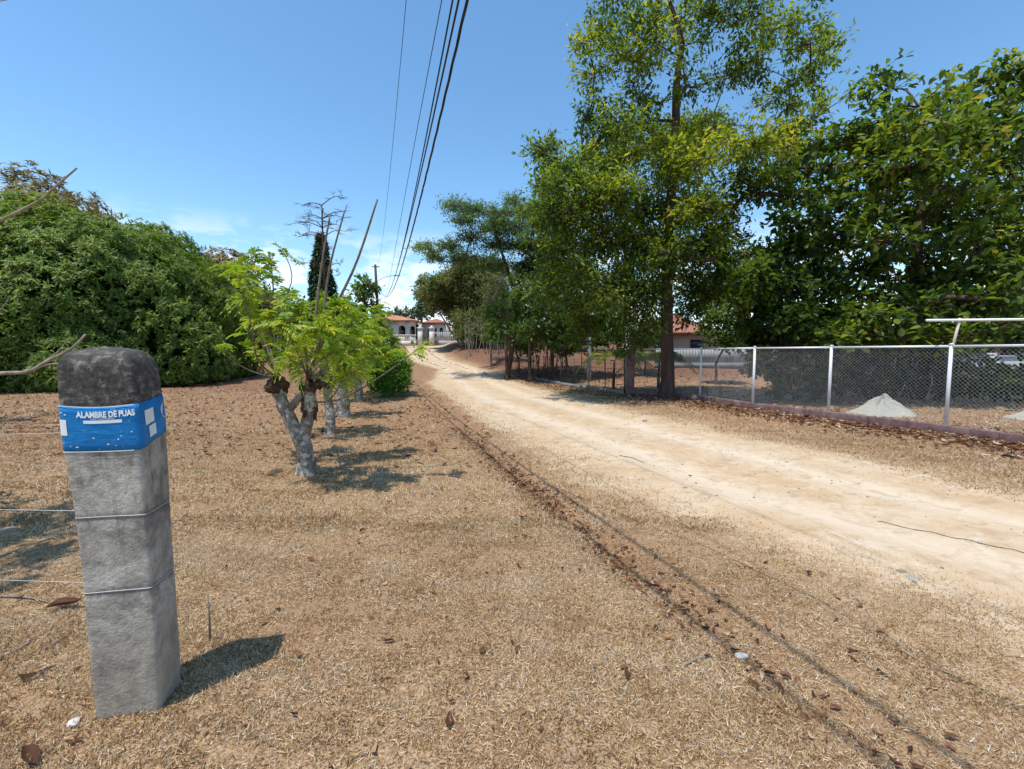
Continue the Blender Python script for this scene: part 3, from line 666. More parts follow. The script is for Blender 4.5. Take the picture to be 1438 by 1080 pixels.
# ------------------------------------------------------------------ tall tree by the road on the right
DB = 15.3; tb_ = P(935, 558, DB); tb_[2] = gz(tb_[0], tb_[1]) - .08
bigl = [(848, 44, 24, 18, .25), (880, 35, 26, 16, .25), (905, 28, 22, 16, .3), (875, 82, 34, 22, .62), (835, 105, 28, 20, .5), (905, 92, 26, 16, .5), (920, 60, 26, 24, .7), (950, 37, 30, 26, .7), (985, 15, 30, 20, .62), (1020, 20, 34, 22, .45), (1055, 12, 26, 22, .5), (1085, 40, 24, 18, .45), (1112, 35, 26, 18, .35), (1160, 72, 24, 26, .65), (1138, 62, 20, 18, .5),
 (1140, 108, 30, 26, .5), (1060, 95, 30, 22, .28), (1020, 108, 34, 20, .22), (965, 112, 26, 18, .3), (1100, 130, 30, 20, .42), (900, 150, 28, 20, .3), (850, 186, 34, 20, .4), (880, 180, 26, 20, .35), (822, 165, 18, 26, .25), (765, 215, 28, 16, .35), (795, 240, 30, 18, .35), (770, 265, 26, 16, .3),
 (880, 220, 40, 22, .72), (928, 205, 36, 28, .82), (945, 240, 40, 26, .82), (965, 180, 30, 18, .6), (1005, 192, 34, 20, .72), (1052, 206, 34, 22, .78), (1105, 186, 32, 20, .8), (1148, 158, 24, 18, .7), (1120, 215, 22, 14, .6), (1035, 250, 28, 14, .15), (1066, 272, 24, 16, .1), (1085, 240, 24, 14, .4), (985, 228, 30, 22, .75),
 (850, 275, 40, 28, .55), (812, 300, 40, 28, .45), (775, 300, 34, 26, .35), (900, 296, 44, 30, .62), (945, 300, 40, 30, .6), (990, 290, 34, 26, .55), (1015, 320, 24, 30, .5), (840, 340, 40, 30, .45), (790, 345, 34, 26, .35), (890, 360, 40, 30, .5), (940, 355, 38, 30, .42), (985, 350, 36, 30, .42), (1012, 362, 24, 24, .4),
 (860, 405, 38, 28, .4), (905, 410, 36, 28, .4), (820, 400, 34, 28, .38), (975, 405, 36, 28, .38), (1005, 400, 24, 26, .35), (850, 450, 34, 26, .32), (900, 448, 30, 24, .32), (812, 450, 30, 24, .35), (975, 440, 26, 20, .35), (780, 400, 30, 26, .35), (880, 480, 24, 16, .3)]
bc = px_clumps(bigl, DB, 1.9, 1) + px_clumps([(q[0], q[1], q[2] * .95, q[3] * .95, q[4] - .05) for q in bigl if 170 < q[1] < 420], DB + .4, 2.6, 1)
bc = [(*c[:3], c[3] * 1.18, c[4] * 1.18, c[5] * 1.12, c[6]) for c in bc]
extra = []
for c in list(bc):
    for k in range(2):
        o_ = rand_dir(1)[0] * np.array(c[3:6]) * rng.uniform(.9, 1.6); z_ = rng.uniform(.35, .6); extra.append((*(np.array(c[:3]) + o_), c[3] * z_, c[4] * z_, c[5] * z_, c[6] + rng.normal(0, .1)))
bc += extra
bc += px_clumps([(930, -40, 40, 30, .6), (990, -50, 44, 30, .6), (1050, -40, 36, 26, .5), (900, -25, 28, 18, .4), (860, -8, 26, 14, .3)], DB, 1.5)
tr = [[(*tb_, .34), (*P(937, 545, DB), .26), (*P(938, 520, DB), .22), (*P(936, 440, DB), .20), (*P(938, 330, DB), .17), (*P(948, 200, DB), .14), (*P(950, 110, DB), .11), (*P(958, 60, DB), .09), (*P(940, 0, DB), .05), (*P(930, -40, DB), .03)]]
tree('tall_tree', 'tallest tree beside the fence with straight reddish trunk and lime boughs', 'tree', tb_, tr, bc, dict(dens=66, per=10, L=.19, W=.078, droop=.3, tw_r=.007, lo=.25, jit=.10, rag=.35), M['big'], M['redbark'], None, rmax=.10, seeds_from=.42, down=1.5)

# ------------------------------------------------------------------ broad leaved tree behind the chain link fence, in flat layers
DA = 15.0
al = [(1232, 105, 28, 14, .35), (1222, 140, 14, 26, .3), (1255, 125, 22, 16, .4), (1290, 150, 40, 18, .5), (1335, 140, 36, 18, .55), (1385, 118, 36, 20, .5), (1425, 95, 30, 18, .6), (1460, 110, 40, 24, .5), (1360, 165, 30, 18, .5), (1430, 140, 34, 18, .45),
 (1190, 190, 28, 12, .35), (1225, 195, 34, 16, .45), (1270, 190, 40, 18, .55), (1325, 190, 44, 18, .6), (1385, 185, 44, 18, .6), (1440, 180, 40, 18, .55), (1245, 165, 20, 20, .4), (1150, 200, 26, 10, .3),
 (1110, 238, 26, 9, .2), (1150, 238, 34, 10, .3), (1210, 228, 40, 12, .45), (1270, 232, 44, 14, .5), (1340, 230, 46, 14, .55), (1410, 225, 44, 16, .55), (1470, 230, 40, 20, .5),
 (1115, 272, 30, 10, .2), (1170, 268, 36, 11, .4), (1235, 262, 42, 12, .5), (1300, 268, 44, 14, .45), (1370, 265, 44, 14, .5), (1435, 270, 40, 16, .45),
 (1100, 305, 24, 9, .15), (1150, 300, 34, 12, .25), (1215, 300, 42, 14, .35), (1285, 306, 44, 14, .35), (1355, 305, 44, 16, .4), (1425, 310, 40, 18, .4),
 (1170, 335, 40, 16, .3), (1240, 340, 44, 18, .35), (1310, 345, 44, 18, .35), (1380, 345, 42, 18, .4), (1440, 350, 40, 20, .4),
 (1215, 375, 42, 20, .4), (1290, 385, 42, 20, .3), (1360, 385, 42, 20, .4), (1430, 390, 40, 22, .35), (1190, 410, 36, 20, .4), (1250, 420, 40, 20, .42), (1320, 425, 40, 20, .4), (1390, 430, 40, 20, .35), (1450, 430, 40, 20, .35),
 (1180, 450, 34, 18, .45), (1240, 460, 38, 16, .45), (1300, 455, 34, 16, .45), (1330, 470, 24, 14, .7), (1400, 470, 34, 14, .3), (1440, 480, 30, 14, .25), (1370, 500, 24, 12, .2)]
ab = at(1288, DA); al2 = [(1120, 460, 34, 20, .3), (1180, 478, 36, 18, .35), (1250, 474, 40, 18, .4), (1310, 478, 36, 16, .45), (1370, 470, 36, 18, .35), (1420, 460, 36, 20, .3), (1220, 440, 40, 20, .4), (1300, 430, 40, 20, .4), (1380, 420, 40, 22, .35), (1440, 400, 40, 24, .4)]
ac = px_clumps(al2, 12.9, .4, 1, 1, 1.2) + px_clumps(al, DA, 1.7, 1, 1, 1.3) + px_clumps([(q[0], q[1] + 6, q[2], q[3], q[4] - .12) for q in al if 150 < q[1] < 460], DA + 1.2, 2.2, 1, 1, 1.3)
atr = [[(*ab, .26), (*P(1288, 500, DA), .22), (*P(1287, 420, DA), .18), (*P(1290, 330, DA), .14), (*P(1300, 240, DA), .09), (*P(1320, 150, DA), .05)]]
tree('broadleaf_tree', 'layered broad leaved tree spreading behind the chain link fence', 'tree', ab, atr, ac, dict(dens=40, per=8, L=.27, W=.155, droop=.12, updir=1.1, kind='broad', tw_r=.010, lo=.3, jit=.10, tvar=.22, rag=.4), M['almond'], M['bark'], None, rmax=.10, seeds_from=.3, down=3.5)
# dark tree left of it and low growth under it
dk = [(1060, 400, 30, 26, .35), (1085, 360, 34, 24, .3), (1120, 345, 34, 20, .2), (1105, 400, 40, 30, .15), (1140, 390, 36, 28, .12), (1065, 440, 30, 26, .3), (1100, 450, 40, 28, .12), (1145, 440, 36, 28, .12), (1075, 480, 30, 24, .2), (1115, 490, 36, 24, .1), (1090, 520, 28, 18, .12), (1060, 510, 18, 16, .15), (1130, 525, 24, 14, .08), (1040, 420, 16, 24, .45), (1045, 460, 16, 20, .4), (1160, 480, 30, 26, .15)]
dbs = at(1095, 14.6)
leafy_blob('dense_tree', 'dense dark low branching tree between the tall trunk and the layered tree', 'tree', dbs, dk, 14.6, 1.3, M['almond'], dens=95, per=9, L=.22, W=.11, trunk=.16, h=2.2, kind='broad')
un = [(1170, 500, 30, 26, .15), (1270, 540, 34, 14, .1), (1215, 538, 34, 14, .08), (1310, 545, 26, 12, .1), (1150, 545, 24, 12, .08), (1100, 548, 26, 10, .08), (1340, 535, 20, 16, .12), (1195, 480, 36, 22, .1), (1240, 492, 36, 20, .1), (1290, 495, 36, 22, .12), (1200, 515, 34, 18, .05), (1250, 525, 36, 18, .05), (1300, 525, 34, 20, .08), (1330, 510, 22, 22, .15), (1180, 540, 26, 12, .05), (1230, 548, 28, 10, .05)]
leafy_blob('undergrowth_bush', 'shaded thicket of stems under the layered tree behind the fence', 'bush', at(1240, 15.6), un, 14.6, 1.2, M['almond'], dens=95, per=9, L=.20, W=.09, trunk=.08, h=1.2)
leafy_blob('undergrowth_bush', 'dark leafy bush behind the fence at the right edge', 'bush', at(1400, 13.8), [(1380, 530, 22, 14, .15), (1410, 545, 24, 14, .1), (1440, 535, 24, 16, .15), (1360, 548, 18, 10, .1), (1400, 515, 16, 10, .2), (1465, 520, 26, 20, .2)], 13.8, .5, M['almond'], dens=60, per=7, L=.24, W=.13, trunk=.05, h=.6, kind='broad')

# ------------------------------------------------------------------ middle distance trees right of the road
fa = [(638, 290, 22, 7, .5), (668, 296, 22, 8, .5), (700, 300, 26, 9, .5), (735, 300, 24, 9, .5), (655, 312, 22, 8, .45), (690, 320, 26, 9, .5), (725, 322, 30, 10, .45), (760, 315, 26, 12, .45), (600, 350, 20, 6, .5), (630, 346, 24, 8, .45), (660, 335, 22, 8, .45), (700, 345, 28, 10, .4), (740, 348, 30, 12, .4), (775, 350, 26, 14, .35), (610, 362, 18, 7, .4), (645, 365, 24, 10, .35), (690, 370, 28, 12, .3), (735, 378, 30, 14, .3), (775, 385, 26, 16, .3), (720, 285, 18, 8, .55), (760, 290, 22, 9, .5), (790, 330, 22, 14, .4)]
fb = at(712, 25); D_ = 25
tree('feathery_tree', 'airy feathery tree with flat layered boughs above the others by the road', 'tree', fb, [[(*fb, .16), (*P(722, 470, D_), .13), (*P(724, 420, D_), .11), (*P(700, 340, D_), .07), (*P(690, 305, D_), .03)], [(*P(724, 430, D_), .09), (*P(745, 370, D_), .06), (*P(765, 310, D_), .03)]],
     px_clumps(fa, D_, 1.2, 2, 1, 1.4), dict(dens=110, per=12, L=.13, W=.06, droop=.0, tw_r=.007, lo=.3, jit=.07, rag=.4), M['feather'], M['bark'], 'trees along the right of the road', rmax=.07, seeds_from=.4)
ob = [(622, 400, 24, 18, .5), (650, 385, 28, 18, .5), (602, 412, 18, 16, .55), (640, 420, 30, 22, .5), (680, 400, 28, 22, .5), (614, 425, 18, 14, .55), (650, 445, 26, 18, .55), (685, 440, 28, 24, .5), (632, 436, 18, 10, .6), (652, 462, 20, 10, .6), (676, 468, 22, 12, .55), (592, 398, 10, 12, .5), (705, 420, 24, 28, .5), (705, 460, 22, 16, .45), (660, 372, 22, 12, .4), (690, 380, 24, 14, .45), (640, 400, 26, 18, .6), (665, 425, 26, 18, .5)]
D_ = 43
oo = at(650, D_)
tree('olive_tree', 'broad olive green tree with several pale stems where the road bends', 'tree', oo, [[(*oo, .16), (*P(646, 470, D_), .10), (*P(640, 430, D_), .07)], [(oo[0] + .4, oo[1], oo[2], .13), (*P(662, 470, D_), .09), (*P(675, 430, D_), .06)], [(oo[0] + .8, oo[1] + .3, oo[2], .12), (*P(672, 465, D_), .08), (*P(690, 430, D_), .05)], [(oo[0] - .2, oo[1] + .4, oo[2], .1), (*P(630, 460, D_), .08), (*P(612, 430, D_), .05)]],
     px_clumps(ob, D_, 2.4, 2), dict(dens=62, per=9, L=.30, W=.13, droop=.3, tw_r=.012, jit=.12), M['olive'], M['palebark'], 'trees along the right of the road', rmax=.08, seeds_from=.4)
def small_tree(label, px, row, Y, lst, mat, L=.18, W=.08, dens=70, per=8, trunk=.10, bark='bark', name='broadleaf_sapling', dup=2, spread=.9, group='trees along the right of the road', tophook=420, droop=.25):
    b = at(px, Y); top = P(px + 4, tophook, Y)
    return tree(name, label, 'tree', b, [[(*b, trunk), (*P(px - 1, (row + tophook) / 2, Y), trunk * .75), (*top, trunk * .4)]], px_clumps(lst, Y, spread, dup), dict(dens=dens, per=per, L=L, W=W, droop=droop, tw_r=.009, jit=.07), mat, M[bark], group, rmax=trunk * .5, seeds_from=.35)
small_tree('small glossy tree with straight dark trunk nearest the road bend', 712, 520, 24, [(700, 440, 20, 18, .5), (725, 425, 24, 20, .55), (745, 445, 22, 20, .5), (715, 460, 24, 16, .6), (690, 470, 16, 12, .65), (740, 470, 22, 12, .55), (730, 400, 20, 16, .6)], M['midgreen'], L=.24, W=.11, dens=60)
small_tree('bushy green sapling second along the wire fence', 745, 515, 23, [(755, 420, 26, 20, .45), (780, 430, 26, 22, .45), (765, 455, 28, 20, .45), (795, 455, 22, 18, .4), (740, 465, 20, 14, .45), (775, 480, 22, 10, .5)], M['midgreen'], L=.22, W=.10, dens=60)
small_tree('dark green tree filling the gap behind the wire fence', 776, 512, 25, [(790, 390, 30, 24, .25), (770, 370, 28, 20, .3), (815, 380, 30, 24, .25), (800, 425, 32, 24, .25), (830, 420, 26, 24, .25), (760, 400, 26, 22, .3), (825, 455, 28, 18, .3), (790, 470, 26, 12, .3)], M['midgreen'], L=.24, W=.11, dens=55, trunk=.12)
small_tree('grey stemmed thin tree with sparse twigs behind the feathery tree', 690, 505, 31, [(690, 420, 22, 30, .35), (705, 390, 22, 24, .35), (720, 440, 20, 26, .3), (675, 455, 18, 20, .4)], M['olive'], L=.22, W=.09, dens=28, trunk=.09, bark='palebark')
# thickets of tangled stems in the middle distance
def stems(label, px0, px1, row, Y, n, h, mat, name='thicket'):
    b = at((px0 + px1) / 2, Y); root = empty(name); root.location = b; tag(root, label, 'bush'); mb = MB(); bv = np.array(b)
    for k in range(n):
        x = wx(rng.uniform(px0, px1), Y); y = Y + rng.uniform(-1, 1.5); p0 = np.array([x, y, gz(x, y)]); hh = h * rng.uniform(.6, 1.2); p1 = p0 + np.array([rng.normal(0, .35) * hh * .4, rng.normal(0, .3), hh])
        q = spline([p0, (p0 + p1) / 2 + rng.normal(0, .12, 3), p1], 8); mb.tube(q - bv, np.linspace(rng.uniform(.015, .04), .008, 8), 5)
        for z in range(4):
            j = rng.integers(3, 8); e = q[j] + rand_dir(1)[0] * .5 + np.array([0, 0, .3]); mb.tube(np.array([q[j], (q[j] + e) / 2 + rng.normal(0, .04, 3), e]) - bv, [.01, .008, .005], 4, False)
    mb.build('stems', mat, root, True); return root
stems('tangle of thin grey stems under the olive tree', 655, 745, 505, 36, 46, 2.8, M['palebark'])
stems('cluster of brown saplings stems beneath the saplings by the wire fence', 735, 815, 508, 25, 22, 2.6, M['bark'])
stems('tangled brown stems in the shade behind the chain link fence', 1170, 1330, 540, 15.2, 60, 1.9, M['palebark'])
# a young palm behind the corner pillar
def palm(label, px, Y, n, L, h, tn=.5):
    b = at(px, Y); root = empty('young_palm'); root.location = b; tag(root, label, 'palm', 'young palms behind the wire fence'); mb = MB(); mb.tube([(0, 0, 0), (0, 0, h * .6), (.03, 0, h)], [.07, .06, .04], 8); mb.build('trunk', M['bark'], root, True)
    VV = []; FF = []; TT = []; off = 0
    for k in range(n):
        a = k * 2.4 + rng.uniform(0, .5); el = rng.uniform(.35, 1.15); d = np.array([math.cos(a) * math.cos(el), math.sin(a) * math.cos(el), math.sin(el)]); LL = L * rng.uniform(.75, 1.1)
        ts = np.linspace(.12, 1, 24); c = np.array([0, 0, h]) + d * (LL * ts)[:, None] + np.array([0, 0, -1]) * (LL * .75 * ts ** 2.2)[:, None]
        tg = unit(np.gradient(c, axis=0)); s = unit(np.cross(tg, np.array([0, 0, 1.])))
        for sd in (-1, 1):
            V, f, t = leaf_cards(c, tg * .6 + s * sd * .8 + np.array([0, 0, -.35]), np.cross(s, tg) + rng.normal(0, .15, (24, 3)), .55 * np.sin(ts * 2.6 + .35), np.full(24, .05), tn + rng.normal(0, .12, 24)); VV.append(V); FF.append(f + off); TT.append(t); off += len(V)
        w = s * .012; V = np.stack([c[:-1] - w[:-1], c[:-1] + w[:-1], c[1:] + w[1:], c[1:] - w[1:]], 1).reshape(-1, 3)
        f = (np.array([[0, 1, 2], [0, 2, 3]])[None] + (np.arange(23) * 4)[:, None, None]).reshape(-1, 3); VV.append(V); FF.append(f + off); TT.append(np.full(len(V), tn)); off += len(V)
    make_mesh('fronds', np.vstack(VV), [np.vstack(FF)], M['palm'], root, {'tint': np.concatenate(TT)}); return root
palm('young palm with drooping yellow green fronds left of the purple corner pillar', 862, 19.2, 11, 2.2, 1.3, .6)
palm('young palm half hidden behind the tall reddish trunk', 925, 19.6, 11, 2.3, 1.2, .4)
# far trees
def far_tree(name, label, px, Y, lst, mat=None, group='distant trees around the white house'):
    b = at(px, Y); mrow = lst[0][1]
    return tree(name, label, 'tree', b, [[(*b, .25), (*P(px, (488 + mrow) / 2, Y), .18), (*P(px, mrow, Y), .1)]], px_clumps(lst, Y, 1.5, 1), dict(dens=14, per=10, L=.55, W=.28, droop=.2, tw_r=.02, jit=.2), mat or M['far'], M['bark'], group, rmax=.12, seeds_from=.4)
far_tree('far_tree', 'pale green far tree left of the utility pole', 512, 52, [(512, 400, 14, 14, .5), (500, 412, 14, 14, .5), (522, 412, 12, 14, .4), (510, 430, 18, 14, .4), (490, 430, 14, 12, .4)], M['midgreen'])
far_tree('far_tree', 'low far tree behind the house roof right of the utility pole', 570, 66, [(570, 440, 14, 10, .4), (556, 444, 12, 8, .4), (584, 444, 12, 8, .3), (545, 448, 12, 8, .4)])
far_tree('far_tree', 'darker far tree rising beside the olive tree above the roof', 592, 62, [(594, 425, 10, 12, .3), (585, 410, 8, 8, .3), (600, 440, 14, 12, .3), (588, 436, 10, 10, .35), (606, 420, 10, 14, .3)])
far_tree('far_tree', 'dense far tree behind the cypress and pollard shoots', 440, 50, [(430, 440, 22, 16, .4), (455, 445, 22, 16, .4), (480, 440, 20, 14, .45), (410, 450, 18, 14, .35)])
far_tree('far_tree', 'far tree under the brownish mango behind the pollard leaves', 370, 46, [(365, 420, 22, 18, .4), (390, 430, 22, 18, .4), (345, 430, 18, 18, .3), (400, 455, 22, 16, .3)])
far_tree('far_tree', 'far tree behind the trees on the right of the track', 680, 64, [(660, 440, 22, 14, .4), (690, 430, 24, 16, .4), (720, 440, 24, 16, .4), (640, 450, 16, 12, .4)])
far_tree('far_tree', 'far tree seen through the gap beside the red roof', 800, 60, [(790, 430, 28, 18, .4), (830, 430, 28, 18, .4), (760, 440, 24, 16, .4), (860, 430, 26, 16, .4)])
far_tree('far_tree', 'pale far tree seen in the gap between the tall and layered trees', 1045, 48, [(1045, 362, 20, 10, .8), (1030, 380, 20, 14, .6), (1060, 380, 22, 14, .6), (1050, 410, 30, 18, .4), (1020, 410, 24, 18, .4), (985, 420, 24, 18, .4)], M['olive'])
far_tree('far_tree', 'far tree behind the chain link fence at the right edge', 1400, 40, [(1390, 440, 40, 22, .2), (1340, 445, 36, 20, .2), (1450, 440, 40, 24, .2), (1500, 430, 40, 30, .2)])
# low wooded ridge that closes the view
N = 30000; aa = rng.uniform(-1.15, 1.15, N); rr = rng.uniform(120, 150, N); hh = (5.5 + 2.2 * snoise(aa * 40, aa * 0, 1.0, 1) + 1.5 * snoise(aa * 140, aa * 3, 1.0, 2)) * rng.random(N) ** .6
pos = np.c_[np.sin(aa) * rr, np.cos(aa) * rr, hh + .5]
V, f, t = leaf_cards(pos, rand_dir(N), rand_dir(N) + np.array([0, -.5, .8]), 2.2, 1.3, .45 + rng.normal(0, .2, N))
tag(make_mesh('distant_woodland', V, [f], M['far'], None, {'tint': t}), 'low hazy green belt of woodland on the horizon', 'woodland', kind='stuff')

# shaded bushes that close the view behind the fence and along the verge
def back_bush(label, px, Y, lst, mat, L=.3, W=.15, dens=30, name='backdrop_bush', group='bushes behind the fences', spread=1.2):
    b = at(px, Y); return tree(name, label, 'bush', b, [[(*b, .08), (b[0] + .05, b[1], b[2] + .5, .06), (b[0], b[1], b[2] + 1.0, .04)]], px_clumps(lst, Y, spread, 2), dict(dens=dens, per=9, L=L, W=W, droop=.2, tw_r=.012, jit=.1), mat, M['bark'], group, rmax=.05, seeds_from=.2)
back_bush('dark bush behind the olive tree stems at the track', 710, 48, [(700, 455, 26, 16, .3), (715, 458, 26, 18, .25), (745, 462, 26, 16, .3), (700, 475, 24, 8, .2), (735, 478, 24, 8, .2)], M['olive'])
back_bush('broad dark bush filling the view behind the lone pale post', 810, 38, [(780, 455, 28, 20, .25), (815, 452, 30, 22, .25), (850, 455, 28, 20, .25), (795, 475, 26, 10, .2), (835, 476, 28, 10, .2), (870, 465, 20, 18, .25)], M['midgreen'])
back_bush('green bush left of the brown garden house', 905, 27, [(905, 455, 22, 18, .4), (890, 470, 20, 14, .35), (920, 470, 16, 14, .35), (905, 482, 20, 8, .3), (880, 450, 18, 18, .4)], M['midgreen'], dens=40, L=.24, W=.12)
back_bush('bright leafy bush right of the brown garden house roof', 1005, 22, [(1005, 430, 20, 16, .6), (1000, 450, 18, 16, .55), (1018, 445, 20, 20, .5), (1010, 470, 20, 12, .4), (1028, 465, 18, 16, .35), (990, 462, 12, 10, .5), (1020, 485, 20, 8, .3)], M['midgreen'], dens=60, L=.22, W=.11, spread=.8)
back_bush('low bright bush at the foot of the olive tree', 668, 40, [(655, 470, 16, 9, .6), (672, 474, 18, 9, .55), (690, 470, 18, 12, .5)], M['olive'], dens=40)
back_bush('green bush under the small glossy tree', 728, 27, [(715, 470, 18, 14, .6), (735, 476, 20, 12, .55), (752, 472, 18, 14, .5), (726, 488, 18, 8, .45), (745, 490, 16, 7, .45)], M['midgreen'], dens=46, L=.24, W=.11)
back_bush('green bush between the saplings and the lone pale post', 795, 28, [(780, 478, 20, 12, .5), (798, 474, 20, 14, .5), (812, 482, 16, 10, .45), (790, 492, 18, 7, .4)], M['midgreen'], dens=46, L=.24, W=.11)
# ------------------------------------------------------------------ concrete post with its printed label
PC = np.array([-1.715, 1.930]); PR = math.radians(12); PZ = gz(*PC)
post = empty('concrete_post'); post.location = (PC[0], PC[1], PZ - .03); post.rotation_euler = (0, 0, PR)
tag(post, 'thick grey concrete fence post with mouldy rounded head and blue label', 'post')
def post_half(z): k = np.interp(z, [0, .4, 1.2, 1.5], [.90, .93, 1.0, 1.0]); return .138 * k, .102 * k
ZT, RT = 1.645, .085
def post_ring(p, z, out=0.0):
    """point(s) on the post's outline: p runs 0..4 round the four faces from the left front corner, z up"""
    p = np.asarray(p, float) % 4; z = np.broadcast_to(np.asarray(z, float), p.shape); k = p.astype(int); u = -1 + 2 * (p - k)
    x = np.select([k == 0, k == 1, k == 2, k == 3], [u, 1, -u, -1.]); y = np.select([k == 0, k == 1, k == 2, k == 3], [-1., u, 1, -u])
    rd = (np.abs(x) ** 16 + np.abs(y) ** 16) ** (1 / 16); x, y = x / rd, y / rd
    kk = np.interp(z, [0, .4, 1.2, 1.5], [.90, .93, 1.0, 1.0]); hx, hy = .138 * kk, .102 * kk
    t = np.clip(z - (ZT - RT), 0, RT); ins = RT - np.sqrt(np.maximum(RT * RT - t * t, 0)); ins = ins * .72
    X0, Y0 = x * np.maximum(hx - ins, .02), y * np.maximum(hy - ins, .02)
    n = .0030 * snoise(X0 * 22 + z * 5, Y0 * 22 - z * 7, 1.0, 1) + .0007 * snoise(X0 * 90 + z * 13, z * 80 + Y0 * 60, 1.0, 2) + .003 * np.sin(z * 6.1)
    for zz in (.60, .93): n = n - .003 * np.exp(-((z - zz) / .010) ** 2)
    gx, gy = np.sign(x) * np.abs(x) ** 15, np.sign(y) * np.abs(y) ** 15; gl = np.hypot(gx, gy) + 1e-9
    return np.stack([X0 + gx / gl * (n + out) + .006 * np.sin(z * 2.2) - .020 * z, Y0 + gy / gl * (n + out), z], -1)
nside = 20; n4 = nside * 4
zs = np.concatenate([np.linspace(0, ZT - RT, 120)[:-1], ZT - RT + RT * np.sin(np.linspace(0, PI / 2, 16))]); pr = np.arange(n4) * 4 / n4
V = [post_ring(pr, z) for z in zs]; last = V[-1]; cen = last.mean(0)
for f_ in (.75, .5, .25): q = cen + (last - cen) * f_; q[:, 2] = ZT + .012 * (1 - f_ * f_) + .003 * snoise(q[:, 0] * 40, q[:, 1] * 40, 1.0, 3); V.append(q)
nz = len(V); V = np.vstack(V)
i, j = np.meshgrid(np.arange(nz - 1), np.arange(n4), indexing='ij'); j2 = (j + 1) % n4
q = np.stack([i * n4 + j, i * n4 + j2, (i + 1) * n4 + j2, (i + 1) * n4 + j], -1).reshape(-1, 4)
make_mesh('shaft', V, [q, np.arange((nz - 1) * n4, nz * n4)[None]], M['concrete'], post, None, True)
# label strip: follows left side - front - right side of the post
hx, hy = post_half(1.3); SR = 2 * hx        # arc position of the right front corner; 0 is the left front corner
S0, ST = .07, SR + 2 * hy - .004 + .07
def lab(s, v, out=0.0):  # s metres along the strip, v 0 bottom..1 top
    s = np.asarray(s, float); v = np.asarray(v, float)
    p = np.where(s < 0, s / (2 * hy), np.where(s < SR, s / SR, 1 + (s - SR) / (2 * hy)))
    rr = np.clip((s - SR) / .24, 0, 1.2)
    bot = 1.222 + .050 * rr - .004 * np.sin(s * 9); topz = 1.416 + .022 * rr - .010 * np.sin(np.clip(s / SR, 0, 1) * PI)
    w = .0010 * np.sin(s * 31) * np.sin(v * 4)
    return post_ring(p, bot + (topz - bot) * v, out + .0035 + w)
def lab_patch(name, s0, s1, v0, v1, mat, parent, out, ns=24, nv=6, shape=None):
    S, Vv = np.meshgrid(np.linspace(s0, s1, ns), np.linspace(v0, v1, nv)); V = lab(S.ravel(), Vv.ravel(), out)
    i, j = np.meshgrid(np.arange(nv - 1), np.arange(ns - 1), indexing='ij'); q = np.stack([i * ns + j, i * ns + j + 1, (i + 1) * ns + j + 1, (i + 1) * ns + j], -1).reshape(-1, 4)
    return make_mesh(name, V, [q], mat, parent, None, True)
label_o = lab_patch('printed_label', -S0, ST - S0, 0, 1, M['bluelabel'], post, .0, 90, 8); label_o['label'] = 'blue plastic wire label wrapped round the post'
so = label_o.modifiers.new('thick', 'SOLIDIFY'); so.thickness = .0012; so.offset = -1
for nm, a in (('white_bar', (.085, .222, .63, .70)), ('white_square', (-.012, .026, .36, .70)), ('white_square', (SR + .038, SR + .105, .46, .80)), ('white_square', (SR + .06, SR + .112, .14, .40)), ('white_edge', (-.05, SR - .01, .985, 1.004)), ('white_edge', (-.04, SR - .02, -.006, .014))):
    lab_patch(nm, *a, M['whiteprint'], label_o, .0018)
# white disc at the far edge of the side face
th = np.linspace(0, 2 * PI, 30)[:-1]; V = lab(SR + .187 + .030 * np.cos(th), .62 + .22 * np.sin(th), .0018); make_mesh('white_disc', V, [np.arange(29)[None]], M['whiteprint'], label_o)
def lettering(text, s0, s1, v0, v1, weight):
    cu = bpy.data.curves.new('lettering', 'FONT'); cu.body = text; cu.resolution_u = 3; cu.offset = weight
    to = bpy.data.objects.new('lettering_tmp', cu); COL.objects.link(to); dg = bpy.context.evaluated_depsgraph_get(); me = bpy.data.meshes.new_from_object(to.evaluated_get(dg)); bpy.data.objects.remove(to)
    co = np.zeros(len(me.vertices) * 3, np.float32); me.vertices.foreach_get('co', co); co = co.reshape(-1, 3); mn, mx = co.min(0), co.max(0)
    s = s0 + (co[:, 0] - mn[0]) / (mx[0] - mn[0]) * (s1 - s0); v = v0 + (co[:, 1] - mn[1]) / (mx[1] - mn[1]) * (v1 - v0)
    me.vertices.foreach_set('co', lab(s, v, .0020).astype(np.float32).ravel()); me.materials.clear(); me.materials.append(M['whiteprint'])
    o = bpy.data.objects.new('lettering', me); COL.objects.link(o); o.parent = label_o
lettering('ALAMBRE DE PUAS', .062, .270, .755, .90, .045)
lettering('GALVANIZADO', .112, .195, .715, .745, .01)
for s, v in ((.02, .80), (.006, .84), (.20, .25), (.212, .32), (.19, .12), (.16, .15), (.05, .10), (.03, .12), (.25, .40), (.11, .30)):
    lab_patch('scuff', s, s + rng.uniform(.003, .010), v, v + rng.uniform(.015, .03), M['whiteprint'], label_o, .0016, 3, 2)
